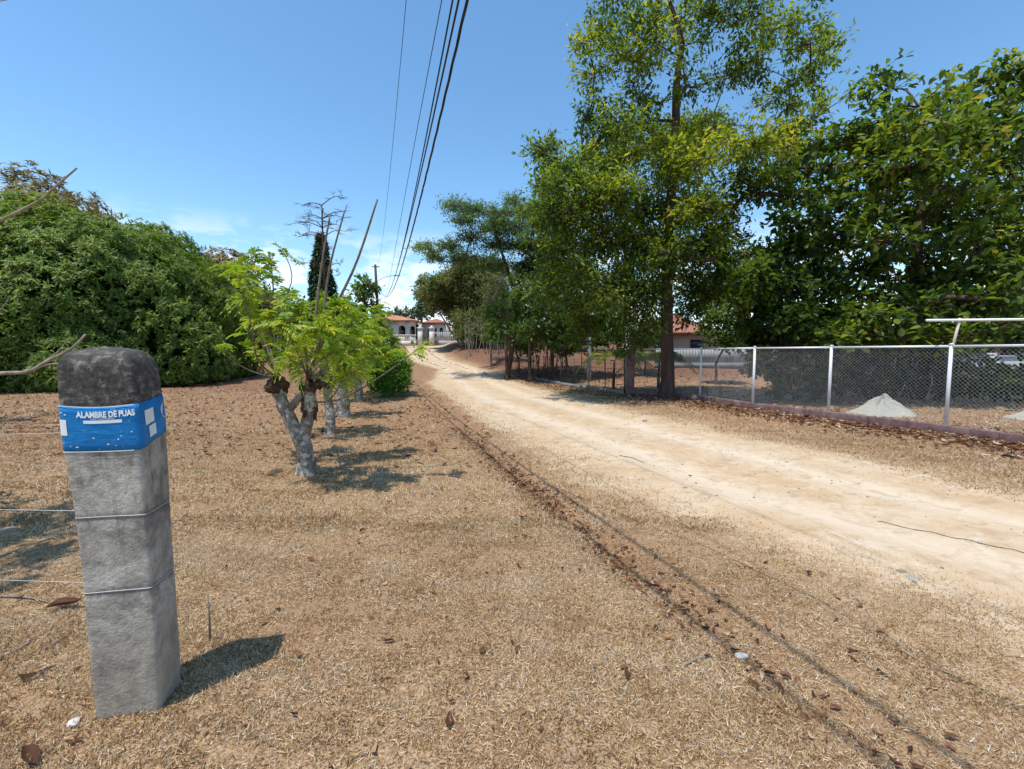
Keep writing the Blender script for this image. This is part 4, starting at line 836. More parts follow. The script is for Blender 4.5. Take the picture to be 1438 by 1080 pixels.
# three fence wires tied round the post, running off to the left
ca, sa = math.cos(PR), math.sin(PR)
def pw(x, y, z): return np.array([PC[0] + x * ca - y * sa, PC[1] + x * sa + y * ca, PZ - .03 + z])
for z, row, nm in ((1.285, 605, 'topmost thin fence wire running left from behind the blue label'), (.935, 706, 'middle thin fence wire tied round the concrete post'), (.605, 803, 'lowest thin fence wire tied round the concrete post')):
    mb = MB(); c0 = post_ring(np.array([3.5]), z, .003)[0]; c0 = pw(*c0)
    end = P(-140, row + 2, 3.2); mb.tube(spline([end, (end + c0) / 2 + np.array([0, 0, -.012]), c0], 20), .0013, 6)
    if z < 1.2:
        pp3 = post_ring(np.linspace(3.5, 7.5, 81), z, .0022); pp3[:, 2] += .006 * np.sin(np.linspace(0, 9, 81)) * .4
        mb.tube(np.array([pw(*q_) for q_ in pp3]), .0013, 6)
    tag(mb.build('fence_wire', M['barb'], None, True), nm, 'wire', 'wires tied to the concrete post')

# ------------------------------------------------------------------ chain link fence, block curb, pipe frame
fp = [(1560, 628, .15), (1328, 598, .15), (1163, 579, .15), (1057, 567, .15), (983, 556, .15), (887, 548, .15)]
FP_ = []
for px, py, z0 in fp:
    r = ray(px, py); t = (z0 - EYE) / r[2]; FP_.append(np.array([r[0] * t, r[1] * t, z0]))
FH = 1.60
fence = empty('chain_link_fence'); fence.location = tuple(FP_[3]); fo = FP_[3]; tag(fence, 'silver chain link fence with pipe rail on the low block curb', 'fence')
for p in FP_[:-1]:
    mb = MB(); mb.tube([p - fo + (0, 0, -.12), p - fo + (0, 0, FH)], .032, 12); mb.tube([p - fo + (0, 0, FH), p - fo + (0, 0, FH + .02), p - fo + (0, 0, FH + .03)], [.04, .04, .015], 12); mb.build('post', M['galv'], fence, True)
mb = MB()
for a, b in zip(FP_[:-1], FP_[1:]): mb.tube([a - fo + (0, 0, FH - .03), b - fo + (0, 0, FH - .03)], .025, 10)
mb.build('top_rail', M['galv'], fence, True)
wm = MB(); pitch = .037; row = .074
V = []; Ff = []; cnt = 0; r_ = .0016
def zig(a, b):
    global cnt
    d = b - a; L = np.linalg.norm(d[:2]); u = d / L; n = int(L / pitch); nr = int((FH - .08) / row * 2)
    nn = np.array([-u[1], u[0], 0])
    for k in range(n):
        base = a + u * (k + .5) * pitch
        zs = np.arange(nr + 1) * row / 2 + .02; xs = np.where(np.arange(nr + 1) % 2 == 0, -.5, .5) * pitch * (1 if k % 2 == 0 else -1) * -1
        pts = base + u * xs[:, None] + np.c_[np.zeros(nr + 1), np.zeros(nr + 1), zs] + nn * (.004 * (1 if k % 2 else -1))
        A, B = pts[:-1], pts[1:]; twig_prisms(wm, A - fo, B - fo, r_, r_)
for a, b in zip(FP_[:-1], FP_[1:]): zig(a, b)
wm.build('wire_mesh', M['galvwire'], fence)
# block curb: one course of purple-brown blocks
curb = MB()
for a, b in zip(FP_[:-1], FP_[1:]):
    L = np.linalg.norm((b - a)[:2]); n = max(1, int(round(L / .42))); ang = math.atan2(b[1] - a[1], b[0] - a[0])
    for k in range(n):
        c = a + (b - a) * (k + .5) / n; far = a[1] > 11.0
        curb.box((c[0], c[1], .03 + rng.uniform(-.004, .004)), (L / n - (.012 if far else .003), .15 + rng.uniform(0, .006), .28), ang + rng.normal(0, .006))
co_ = curb.build('block_curb', M['block']); bv = co_.modifiers.new('bev', 'BEVEL'); bv.width = .012; bv.segments = 2
tag(co_, 'low purple brown block curb under the chain link fence', 'curb')
pl = MB(); pp_ = FP_[5]; pl.box((pp_[0] - .05, pp_[1] + .05, .82), (.30, .26, 1.66), math.radians(-20)); pl.box((pp_[0] - .05, pp_[1] + .05, 1.68), (.36, .32, .06), math.radians(-20))
plo = pl.build('corner_pillar', M['block']); bv = plo.modifiers.new('bev', 'BEVEL'); bv.width = .012; bv.segments = 2; tag(plo, 'purple brown square pillar ending the chain link fence', 'pillar')
# pipe frame fixed above the second post
pf = empty('pipe_frame'); pb = FP_[1] + np.array([.05, .06, FH + .02]); pf.location = tuple(pb); tag(pf, 'white pipe crossbar on a thin upright above the fence rail', 'pipe frame')
topz = P(1348, 449, FP_[1][1] + .06)
mb = MB(); mb.tube([(0, 0, -.25), topz - pb + (0, 0, .03)], .024, 10); mb.build('upright', M['rustpipe'], pf, True)
mb = MB(); mb.tube([P(1301, 450, FP_[1][1] + .09) - pb, P(1700, 446, FP_[1][1] - .25) - pb], .026, 10); mb.build('crossbar', M['whitepaint'], pf, True)

# ------------------------------------------------------------------ wire fence along the road with thin posts, two pale posts
wf = empty('wire_fence'); A = np.array([FP_[5][0] - .25, FP_[5][1] + .1, 0]); B = np.array([wx(742, 25.5), 25.5, 0]); C_ = np.array([wx(690, 33), 33, 0]); wf.location = tuple(A); tag(wf, 'thin dark wire fence with slim stakes along the far verge', 'fence')
line = [A + (B - A) * k / 7 for k in range(8)] + [B + (C_ - B) * k / 4 for k in range(1, 5)]
line = [np.array([p[0], p[1], gz(p[0], p[1])]) for p in line]
for p in line:
    mb = MB(); mb.tube([p - A + (0, 0, -.1), p - A + (rng.normal(0, .02), 0, 1.35)], .022, 7); mb.build('stake', M['darkwire'], wf, True)
mb = MB()
for h in (.15, .35, .55, .75, .95, 1.15, 1.3): mb.tube(np.array([p + (0, 0, h) for p in line]) - A, .006, 4, False)
for a, b in zip(line[:-1], line[1:]):
    for k in range(12): q = a + (b - a) * k / 12; mb.tube([q - A + (0, 0, .05), q - A + (0, 0, 1.3)], .004, 3, False)
mb.build('wires', M['darkwire'], wf)
kb_ = MB()
for a, b in zip(line[:7], line[1:8]):
    ang = math.atan2(b[1] - a[1], b[0] - a[0]); c = (a + b) / 2; kb_.box((c[0], c[1], c[2] + .04), (np.linalg.norm(b - a) - .01, .14, .16), ang)
tag(kb_.build('fence_footing', M['darkband']), 'low dark concrete footing under the wire fence', 'footing')
for px, Y, top, lb in ((827, 24, 474, 'pale concrete post standing alone behind the wire fence'), (881, 19.2, 468, 'pale concrete post rising just behind the purple pillar')):
    b = at(px, Y); zt = P(px, top, Y)[2]; mb = MB(); mb.box((0, 0, (zt - b[2]) / 2), (.2, .2, zt - b[2]), .3, .9); o = mb.build('fence_post', M['greywall']); o.location = b; bv = o.modifiers.new('bev', 'BEVEL'); bv.width = .02; tag(o, lb, 'post', 'pale posts behind the wire fence')
# sand heap
sp_ = P(1243, 588, 11.0); sc = np.array([sp_[0], 11.4, 0]); r = np.linspace(0, 1, 22); a = np.linspace(0, 2 * PI, 49)[:-1]; V = []
for k, rr_ in enumerate(r):
    for an in a:
        x, y = rr_ * 1.05 * math.cos(an), rr_ * .8 * math.sin(an); nse = .05 * math.sin(5 * an + 1) + .03 * math.sin(11 * an + 3 * rr_) + rng.normal(0, .006)
        hgt = .60 * max(0, 1 - rr_ ** 1.15) * (1 + .22 * math.sin(3 * an + 4 * rr_) + .15 * math.sin(7 * an - 5 * rr_)) * (1 + .3 * nse) + .12 * math.exp(-((x - .25) ** 2 + y * y) / .05) * .6
        V.append((x * (1 + nse) * 1.05, y * (1 + nse), hgt + rng.normal(0, .014) * (rr_ < .95) - .03))
i, j = np.meshgrid(np.arange(21), np.arange(48), indexing='ij'); j2 = (j + 1) % 48
q = np.stack([i * 48 + j, (i + 1) * 48 + j, (i + 1) * 48 + j2, i * 48 + j2], -1).reshape(-1, 4)
sh = make_mesh('sand_heap', V, [q], M['sand'], None, None, False); sh.location = (wx(1243, 11.4), 11.4, .02); sh.scale = (.72, .72, .66); tag(sh, 'small heap of pale grey sand behind the chain link fence', 'sand heap')
# second pale heap at the right edge
sh2 = sh.copy(); COL.objects.link(sh2); sh2.location = (wx(1475, 10.6), 10.6, .0); sh2.scale = (.8, .8, .4); tag(sh2, 'flatter heap of pale sand at the right edge behind the fence', 'sand heap')
# low grey wall behind the garden and white wall at the right edge
lw = empty('garden_wall'); b = np.array(at(1000, 29)); lw.location = tuple(b); tag(lw, 'long low pale grey wall across the garden behind the tall trunk', 'wall')
mb = MB(); mb.box((.3, 0, .85), (8.0, .12, .95)); [mb.box((-3.6 + .2 * k, -.075, .85), (.09, .04, .94)) for k in range(40)]; mb.build('panel', M['greywall'], lw)
mb = MB(); mb.box((.3, -.03, .19), (8.1, .26, .37)); mb.build('base_band', M['darkband'], lw)
ww = MB(); b = np.array(at(1440, 27)); ww.box((0, 0, .6), (9.0, .2, 1.2)); ww.box((0, -.02, 1.24), (9.1, .28, .08)); [ww.box((-4.4 + 2.2 * k, -.08, .72), (.3, .3, 1.44)) for k in range(5)]; o = ww.build('boundary_wall', M['greywall']); o.location = tuple(b); tag(o, 'white boundary wall seen through the fence at the right edge', 'wall')

# ------------------------------------------------------------------ houses
def hip_roof(mb, x0, x1, y0, y1, z0, h, ov=.4):
    x0 -= ov; x1 += ov; y0 -= ov; y1 += ov; w = min(x1 - x0, y1 - y0) / 2
    if x1 - x0 >= y1 - y0: r = [(x0 + w, (y0 + y1) / 2, z0 + h), (x1 - w, (y0 + y1) / 2, z0 + h)]; f4 = [(0, 1, 5, 4), (2, 3, 4, 5)]; f3 = [(1, 2, 5), (3, 0, 4)]
    else: r = [((x0 + x1) / 2, y0 + w, z0 + h), ((x0 + x1) / 2, y1 - w, z0 + h)]; f4 = [(1, 2, 5, 4), (3, 0, 4, 5)]; f3 = [(0, 1, 4), (2, 3, 5)]
    V = [(x0, y0, z0), (x1, y0, z0), (x1, y1, z0), (x0, y1, z0)] + r
    mb.add(V, [f4, f3]); mb.add([(x, y, z0 - .12) for x, y, _ in V[:4]] + V[:4], [[(0, 1, 5, 4), (1, 2, 6, 5), (2, 3, 7, 6), (3, 0, 4, 7), (3, 2, 1, 0)]])
HY = 54.0; hb = np.array(at(590, HY)); house = empty('white_house'); house.location = tuple(hb); tag(house, 'white single storey house with tiled roofs and arched porch at the end of the road', 'house')
k_ = HY / F
def hx_(px): return (px - 590) * k_
mb = MB(); mb.box(((hx_(520) + hx_(584)) / 2, 3.0, 1.5), (hx_(584) - hx_(520), 4.0, 3.0)); mb.box(((hx_(590) + hx_(622)) / 2, 4.5, 1.4), (hx_(622) - hx_(590), 5.0, 2.8)); mb.build('wall', M['housewall'], house)
# arched porch front: piers and arches as one wall with openings
def arch_wall(x0, x1, openings, zt, y, th=.22):
    """wall in the x-z plane with round headed openings (xa, xb, z_sill, z_spring)"""
    mb = MB(); xs = [x0]; 
    cur = x0
    for xa, xb, zs, zp in openings:
        mb.box(((cur + xa) / 2, y, zt / 2), (xa - cur, th, zt)); mb.box(((xa + xb) / 2, y, zs / 2), (xb - xa, th - .02, zs)) if zs > 0 else None
        r = (xb - xa) / 2; xc = (xa + xb) / 2; a = np.linspace(PI, 0, 13)
        for i in range(12):
            xl, xr = xc + r * math.cos(a[i]), xc + r * math.cos(a[i + 1]); zl, zr = zp + r * math.sin(a[i]), zp + r * math.sin(a[i + 1]); t2 = th / 2 - .01
            V = [(xl, y - t2, zl), (xr, y - t2, zr), (xr, y - t2, zt), (xl, y - t2, zt), (xl, y + t2, zl), (xr, y + t2, zr), (xr, y + t2, zt), (xl, y + t2, zt)]
            mb.add(V, [[(0, 1, 2, 3), (5, 4, 7, 6), (1, 0, 4, 5)]])
        cur = xb
    mb.box(((cur + x1) / 2, y, zt / 2), (x1 - cur, th, zt)); return mb
arch_wall(hx_(540), hx_(586), [(hx_(543), hx_(549), 1.0, 1.9), (hx_(562.5), hx_(572), 1.0, 1.9), (hx_(578), hx_(585.3), 1.0, 1.95)], 2.9, -.6).build('porch_arcade', M['housewall'], house)
for a, b in ((562, 573), (577, 586), (543, 550)):
    mb = MB(); mb.box(((hx_(a) + hx_(b)) / 2, .94, 1.65), (hx_(b) - hx_(a), .1, 1.7)); mb.build('window', M['darkglass'], house)
for a, b in ((597, 601), (606, 610), (615, 619)):
    mb = MB(); mb.box(((hx_(a) + hx_(b)) / 2, 1.96, 1.6), (hx_(b) - hx_(a), .1, 1.2)); mb.build('window', M['darkglass'], house)
mb = MB(); hip_roof(mb, hx_(520), hx_(585), -.7, 5.0, 2.93, .85); ro = mb.build('roof', M['orangetile'], house); ro['label'] = 'orange tiled hip roof'
mb = MB(); hip_roof(mb, hx_(593), hx_(622), 2.0, 7.0, 2.85, .6); ro = mb.build('roof', M['redtile'], house); ro['label'] = 'red tiled roof'
# front wall, pillars, gate
gw = empty('front_wall'); GY = 50.5; gb = np.array(at(575, GY)); gw.location = tuple(gb); tag(gw, 'low white front wall with balusters before the porch', 'wall'); kk = GY / F
mb = MB(); mb.box(((558 - 575) * kk + .3, 0, .3), (3.8, .18, .6)); mb.build('base', M['housewall'], gw)
mb = MB(); mb.box(((558 - 575) * kk + .3, 0, 1.25), (3.8, .2, .12)); mb.build('rail', M['housewall'], gw)
for k in range(16):
    mb = MB(); x = (558 - 575) * kk + .3 - 1.8 + k * .24; mb.tube([(x, 0, .6), (x, 0, .75), (x, 0, .95), (x, 0, 1.19)], [.05, .08, .045, .05], 8); mb.build('baluster', M['housewall'], gw, True)
for px, lb in ((591, 'white gate pillar with capped head left of the iron gate'), (607, 'white gate pillar with capped head right of the iron gate')):
    b = np.array(at(px, GY)); mb = MB(); mb.box((0, 0, 1.0), (.5, .5, 2.0)); mb.box((0, 0, 2.05), (.66, .66, .12)); mb.box((0, 0, 2.22), (.4, .4, .22), 0, .5); o = mb.build('gate_pillar', M['housewall']); o.location = tuple(b); tag(o, lb, 'pillar', 'white gate pillars before the house')
gt = empty('iron_gate'); b = np.array(at(599, GY)); gt.location = tuple(b); tag(gt, 'dark iron gate between the two white pillars', 'gate')
for z in (.15, 1.0, 1.85):
    mb = MB(); mb.box((0, 0, z), (.78, .05, .06)); mb.build('rail', M['irongate'], gt)
for k in range(7):
    mb = MB(); mb.tube([(-.36 + k * .12, 0, .1), (-.36 + k * .12, 0, 2.0)], .018, 6); mb.build('bar', M['irongate'], gt)
sf = empty('side_fence'); b = np.array(at(626, GY + .5)); sf.location = tuple(b); tag(sf, 'grey slatted side fence right of the gate pillars', 'fence')
mb = MB(); mb.box((0, 0, .25), (2.6, .16, .5)); mb.build('base', M['greywall'], sf)
for k in range(13):
    mb = MB(); mb.box((-1.25 + k * .208, 0, 1.0), (.13, .04, 1.0)); mb.build('slat', M['greywall'], sf)
# second house, red roof seen through the trees on the right
h2b = np.array(at(958, 31)); h2 = empty('garden_house'); h2.location = tuple(h2b); tag(h2, 'brown house with red tiled roof half hidden behind the tall trunk', 'house')
mb = MB(); mb.box((0, 2.5, 1.05), (4.6, 4, 2.1)); mb.build('wall', M['tanwall'], h2)
mb = MB(); hip_roof(mb, -2.2, 2.2, .6, 4.5, 2.1, 1.55, .45); mb.build('roof', M['redtile'], h2)
for x in (-1.3, 1.2):
    mb = MB(); mb.box((x, .47, 1.2), (.9, .08, .8)); mb.build('window', M['darkglass'], h2)

# ------------------------------------------------------------------ utility poles and cables
UY = 52.0; ub = np.array([wx(532, UY), UY, gz(wx(532, UY), UY)]); up = empty('utility_pole'); up.location = tuple(ub); tag(up, 'dark utility pole with transformer and street lamp arm', 'utility pole')
ut = 1.6 + (495 - 374) / F * UY - ub[2]
mb = MB(); mb.tube([(0, 0, -.3), (0, 0, ut * .5), (-.15, 0, ut)], [.2, .17, .13], 10); mb.build('pole', M['woodpole'], up, True)
mb = MB(); mb.tube([(-.45, -.1, ut - 3.1), (-.45, -.1, ut - 3.0), (-.45, -.1, ut - 2.1), (-.45, -.1, ut - 2.0)], [.2, .27, .27, .2], 12); mb.box((-.2, -.05, ut - 2.5), (.4, .08, .12)); mb.build('transformer', M['lampgrey'], up, True)
mb = MB(); mb.tube(spline([(0, 0, ut - 2.0), (.8, -.1, ut - 1.5), (2.1, -.2, ut - 1.25)], 10), .035, 6); la = mb.build('lamp_arm', M['lampgrey'], up, True)
mb = MB(); mb.box((2.4, -.2, ut - 1.27), (.75, .26, .13), 0, .8); mb.build('lamp_head', M['lampgrey'], la)
mb = MB(); mb.box((-.1, 0, ut - .25), (.9, .09, .09)); mb.build('crossarm', M['woodpole'], up)
b = np.array(at(526, 57)); mb = MB(); mb.tube([(0, 0, -.2), (0, 0, 7.4)], [.17, .11], 10); o = mb.build('utility_pole', M['greywall'], None, True); o.location = tuple(b); tag(o, 'slim pale concrete pole just left of the dark utility pole', 'pole')
b = np.array(at(559, 78)); mb = MB(); mb.tube([(0, 0, -.2), (0, 0, 7.2), ], [.2, .15], 10); mb.box((0, 0, 6.8), (1.0, .1, .1)); o = mb.build('utility_pole', M['woodpole'], None, True); o.location = tuple(b); tag(o, 'short dark far pole above the house roof', 'pole')
def cable(pts_px, x0, kx, r, zend, twist=0, label='', xend=0.0):
    yz = []
    for px, py in pts_px:
        rr_ = ray(px, py); y = x0 / (kx + rr_[0] / rr_[1]); yz.append((y, EYE + y * rr_[2] / rr_[1]))
    yz = np.array(yz); yz = yz[np.argsort(yz[:, 0])]
    Yk = np.r_[yz[:, 0], UY]; Zk = np.r_[yz[:, 1], zend]; co = np.polyfit(Yk, Zk, 3, w=np.r_[np.ones(len(yz)), 3]); 
    Yv = np.linspace(-9, UY, 160); Zv = np.polyval(co, Yv); Zv = np.where(Yv < 0, np.polyval(co, 0) + Yv * np.polyval(np.polyder(co), 0), Zv)
    Xv = x0 - kx * Yv; mb = MB(); pts = np.c_[Xv, Yv, Zv]
    if twist:
        Yv = np.linspace(-9, UY, 900); pts = np.c_[np.interp(Yv, np.linspace(-9, UY, 160), Xv), Yv, np.interp(Yv, np.linspace(-9, UY, 160), Zv)]
        for ph in (0, 2.1, 4.2): mb.tube(pts + np.c_[np.cos(Yv * 5 + ph) * r * .9, Yv * 0, np.sin(Yv * 5 + ph) * r * .9], r * .8, 5, False)
    else: mb.tube(pts, r, 6, False)
    tag(mb.build('overhead_cable', M['cable'], None, True), label, 'cable', 'overhead cables to the utility pole'); return pts[-1]
xe = ub[0]
cable([(570, 0), (560, 122), (551, 204), (541, 305)], .9, .9 / UY - xe / UY, .007, ub[2] + ut - .25, 0, 'thin overhead cable farthest left, running to the pole top')
cable([(620, 0), (598, 122), (581, 204), (561, 318), (549, 383)], 1.0, 1.0 / UY - (xe + .1) / UY, .006, ub[2] + ut - 1.9, 0, 'second thin overhead cable from the left')
cable([(634, 0), (599, 200), (570, 325), (545, 412)], .62, .62 / UY - (xe + .2) / UY, .007, ub[2] + ut - 2.9, 0, 'thick overhead cable, left one of the close pair')
cable([(643, 0), (602, 200), (571, 326), (546, 412)], .645, .645 / UY - (xe + .2) / UY, .008, ub[2] + ut - 2.9, 0, 'thick overhead cable, right one of the close pair')
cable([(655, 0), (611, 200), (576, 333), (549, 412)], .80, .80 / UY - (xe + .25) / UY, .0085, ub[2] + ut - 3.0, 1, 'twisted thick overhead cable farthest right')

# ------------------------------------------------------------------ dry grass, fallen leaves, sticks, stones
def scatter(n, ymin, ymax, pw_=1.0, margin=1.22):
    y = ymin + (ymax - ymin) * rng.random(n) ** pw_; x = rng.uniform(-1, 1, n) * (y * margin + .4); return x, y
def grass_points(n, y0, y1, pw_):
    x, y = scatter(n, y0, y1, pw_)
    e = road_edge(x, y) + .35 * snoise(x, y, 2.1, 2) + .18 * snoise(x, y, 7, 1)
    keep = rng.random(n) < np.clip(.06 + sstep(.75, -.25, e), 0, 1) * np.where(e > .9, 0, 1)
    pn = .8 * snoise(x, y, 2.6, 3) + .8 * snoise(x, y, 14, 1) + .9 * snoise(x, y, 42, 2); keep &= rng.random(n) < np.clip(.60 + .75 * pn, .06, 1)
    dx_, dy_ = x - PC[0], y - PC[1]; keep &= (np.abs(dx_ * math.cos(PR) + dy_ * math.sin(PR)) > .118) | (np.abs(-dx_ * math.sin(PR) + dy_ * math.cos(PR)) > .09)
    return x[keep], y[keep], pn[keep]
VV = []; FF = []; TT = []; off = 0
for n, y0, y1, pw_, L, W in ((560000, .9, 4.2, .85, .027, .0040), (270000, 3.8, 9.0, .9, .044, .0075), (100000, 8.5, 19, .9, .06, .016)):
    x, y, pn = grass_points(n, y0, y1, pw_); N = len(x)
    tuft = rng.random(N) < np.clip(.55 + .3 * pn, .12, .92)
    pos = np.c_[x, y, H(x, y) + .001]; tilt = np.where(tuft, rng.uniform(.5, 1.45, N), rng.uniform(.02, .6, N)); a = rng.uniform(0, 2 * PI, N)
    d = np.c_[np.cos(a) * np.cos(tilt), np.sin(a) * np.cos(tilt), np.sin(tilt)]
    s = unit(np.cross(d, rand_dir(N))); LL = L * rng.uniform(.45, 1.5, N); w = W * rng.uniform(.6, 1.3, N)
    pos[:, 2] += np.where(tuft, 0, rng.uniform(0, .010, N))
    V = np.stack([pos - s * w[:, None] / 2, pos + s * w[:, None] / 2, pos + d * LL[:, None] + np.array([0, 0, -.15]) * LL[:, None] * .5], 1).reshape(-1, 3)
    t = np.clip(.52 + .16 * pn + .22 * snoise(x, y, 5.5, 2) + .16 * snoise(x, y, 1.5, 1) + rng.normal(0, .26, N) - .06 * tuft, .02, .97); t = np.where(rng.random(N) < .012, 1.0, t)
    VV.append(V); FF.append(np.arange(N * 3).reshape(-1, 3) + off); TT.append(np.repeat(t, 3)); off += N * 3
tag(make_mesh('dry_grass', np.vstack(VV), [np.vstack(FF)], M['grass'], None, {'tint': np.concatenate(TT)}), 'short dry straw coloured grass covering the lawn', 'grass', kind='stuff')
# fallen leaves: in the ditch, along the curb, under the trees, thinly on the lawn
PX = []; SZ = []
def along(pts, n, sd, size):
    pts = np.array(pts)[:, :2]; L = np.r_[0, np.cumsum(np.linalg.norm(np.diff(pts, axis=0), axis=1))]; s = rng.uniform(0, L[-1], n)
    x = np.interp(s, L, pts[:, 0]) + rng.normal(0, sd, n); y = np.interp(s, L, pts[:, 1]) + rng.normal(0, sd, n); PX.append(np.c_[x, y]); SZ.append(size * rng.uniform(.6, 1.3, n))
along(_D[3:7], 800, .09, .05); along(_D[4:6], 320, .2, .045); along(_D[2:4], 90, .12, .05); along(_D[0:3], 60, .12, .045)
cf = [p + np.array([-.35, -.30, 0]) for p in FP_]; along(cf, 2600, .16, .12); along([p + np.array([-.8, -.75, 0]) for p in FP_], 1400, .35, .11)
along([p + np.array([.5, .5, 0]) for p in FP_], 1500, .5, .12); along([A + (-.6, -.5, 0), B + (-.8, 0, 0)], 700, .5, .10)
x, y = scatter(520, 1.2, 9, .9); k = x < roadL(y) - .1; PX.append(np.c_[x, y][k]); SZ.append(.05 * rng.uniform(.5, 1.3, k.sum()))
x, y = scatter(5200, 6, 24, .8); k = x < roadL(y) - .3; PX.append(np.c_[x, y][k]); SZ.append(.10 * rng.uniform(.6, 1.3, k.sum()))
x = rng.uniform(0, 14, 2600); y = rng.uniform(13, 30, 2600); k = x > roadR(y) + .5; PX.append(np.c_[x, y][k]); SZ.append(.13 * rng.uniform(.6, 1.3, k.sum()))
pts = np.vstack(PX); sz = np.concatenate(SZ); N = len(pts)
ok = (np.hypot(pts[:, 0] - PC[0], pts[:, 1] - PC[1]) > .2); pts, sz = pts[ok], sz[ok]; N = len(pts)
# curled leaves: 2 x 4 grid strips
T = []; 
for u_, w_ in ((0, .012), (.12, .10), (.3, .175), (.52, .19), (.74, .14), (.9, .065), (1, .006)): T += [[u_, -w_, 0], [u_, 0, 0], [u_, w_, 0]]
T = np.array(T); fq = np.array([[3 * k_ + c_, 3 * k_ + 3 + c_, 3 * k_ + 4 + c_, 3 * k_ + 1 + c_] for k_ in range(6) for c_ in (0, 1)])
def curled(pts3, sz, tint, curl):
    N = len(pts3); a = rng.uniform(0, 2 * PI, N); n = unit(np.c_[rng.normal(0, .28, N), rng.normal(0, .28, N), np.ones(N)]); d, s, n = frames(np.c_[np.cos(a), np.sin(a), rng.normal(0, .15, N)], n); wob = rng.normal(0, .13, (N, 1)) * np.sin(T[None, :, 0] * 5 + rng.uniform(0, 6, (N, 1)))
    zc = (T[None, :, 0] - .5) ** 2 * curl[:, None] * 1.2 + np.abs(T[None, :, 1]) * rng.uniform(.2, 1.3, (N, 1)); S = sz[:, None, None]
    V = pts3[:, None] + T[None, :, 0:1] * S * d[:, None] + (T[None, :, 1:2] + wob[..., None]) * S * s[:, None] + zc[..., None] * S * n[:, None]
    return V.reshape(-1, 3), (fq[None] + (np.arange(N) * 21)[:, None, None]).reshape(-1, 4), np.repeat(tint, 21)
V, f, t = curled(np.c_[pts, H(pts[:, 0], pts[:, 1]) + .006 + rng.uniform(0, .012, N)], sz, np.clip(rng.normal(.47, .25, N) + .14 * (pts[:, 0] > roadR(pts[:, 1])), 0, 1), rng.uniform(0, 1.1, N))
tag(make_mesh('fallen_leaves', V, [f], M['deadleaf'], None, {'tint': t}), 'dry brown fallen leaves along the ditch, curb and lawn', 'leaf litter', kind='stuff')
# single large dead leaves that stand out
for px, py, s, tn, lb in ((1075, 886, .085, .72, 'pinkish dead leaf lying on the verge near the white stone'), (1186, 916, .075, .38, 'dark red dead leaf on the verge right of the white stone'), (972, 668, .07, .6, 'lone orange dead leaf out on the pale road'), (66, 862, .17, .35, 'curled brown leaf on the lawn left of the concrete post'), (30, 1060, .14, .25, 'large curled brown leaf at the lower left corner'), (655, 962, .075, .4, 'long brown leaf lying low in the lawn'), (675, 925, .08, .45, 'slender curved brown leaf on the lawn'), (880, 945, .07, .2, 'dark brown leaf on the lawn left of the white stone'), (630, 1030, .09, .3, 'brown leaf at the bottom of the lawn'), (725, 795, .06, .25, 'small dark leaf in the middle of the lawn'), (790, 803, .05, .15, 'tiny dark leaf on the lawn near the ditch'), (540, 668, .09, .8, 'pale curled leaf in the shade of the pollard trees'), (25, 955, .13, .2, 'dark twisted leaf at the left edge of the lawn')):
    p = G(px, py); V, f, t = curled(np.array([[0, 0, .012]]), np.array([s]), np.array([tn]), np.array([.6])); o = make_mesh('dead_leaf', V, [f], M['deadleaf'], None, {'tint': t}); o.location = (p[0], p[1], gz(p[0], p[1])); tag(o, lb, 'leaf', 'single dead leaves on the ground')
# stones
def rock(px, py, r, mat, lb, sq=.6):
    p = G(px, py); V = []; u = np.linspace(0, 2 * PI, 13)[:-1]; v = np.linspace(-PI / 2, PI / 2, 8); ph = rng.uniform(0, 6, 3)
    for a in v:
        for b in u:
            k = 1 + .18 * math.sin(2 * b + ph[0]) + .12 * math.sin(3 * b + 2 * a + ph[1]) + rng.normal(0, .05); V.append((r * k * math.cos(a) * math.cos(b) * 1.25, r * k * math.cos(a) * math.sin(b), r * sq * k * math.sin(a)))
    i, j = np.meshgrid(np.arange(7), np.arange(12), indexing='ij'); j2 = (j + 1) % 12; q = np.stack([i * 12 + j, i * 12 + j2, (i + 1) * 12 + j2, (i + 1) * 12 + j], -1).reshape(-1, 4)
    o = make_mesh('stone', V, [q], mat); o.location = (p[0], p[1], gz(p[0], p[1]) + r * sq * .5); tag(o, lb, 'stone', 'stones on the ground')
rock(1041, 912, .026, M['stone'], 'white stone lying in the dark strip beside the road'); rock(104, 1016, .022, M['stone'], 'small white stone in front of the concrete post'); rock(1265, 803, .022, M['greystone'], 'grey stone on the road beside the orange patch'); rock(1282, 813, .035, M['sand'], 'flat buff stone on the road right of the grey stone', .25)
rock(905, 592, .045, M['greystone'], 'added grey lump in place of shade at the far edge of the road'); rock(962, 686, .02, M['greystone'], 'small dark stone on the near half of the road'); rock(12, 745, .06, M['greystone'], 'grey flat stone at the left edge of the lawn', .3); rock(680, 498 + 33, .12, M['stone'], 'pale stone at the road edge near the green verge')  # first one is an added grey lump standing in for plain shade
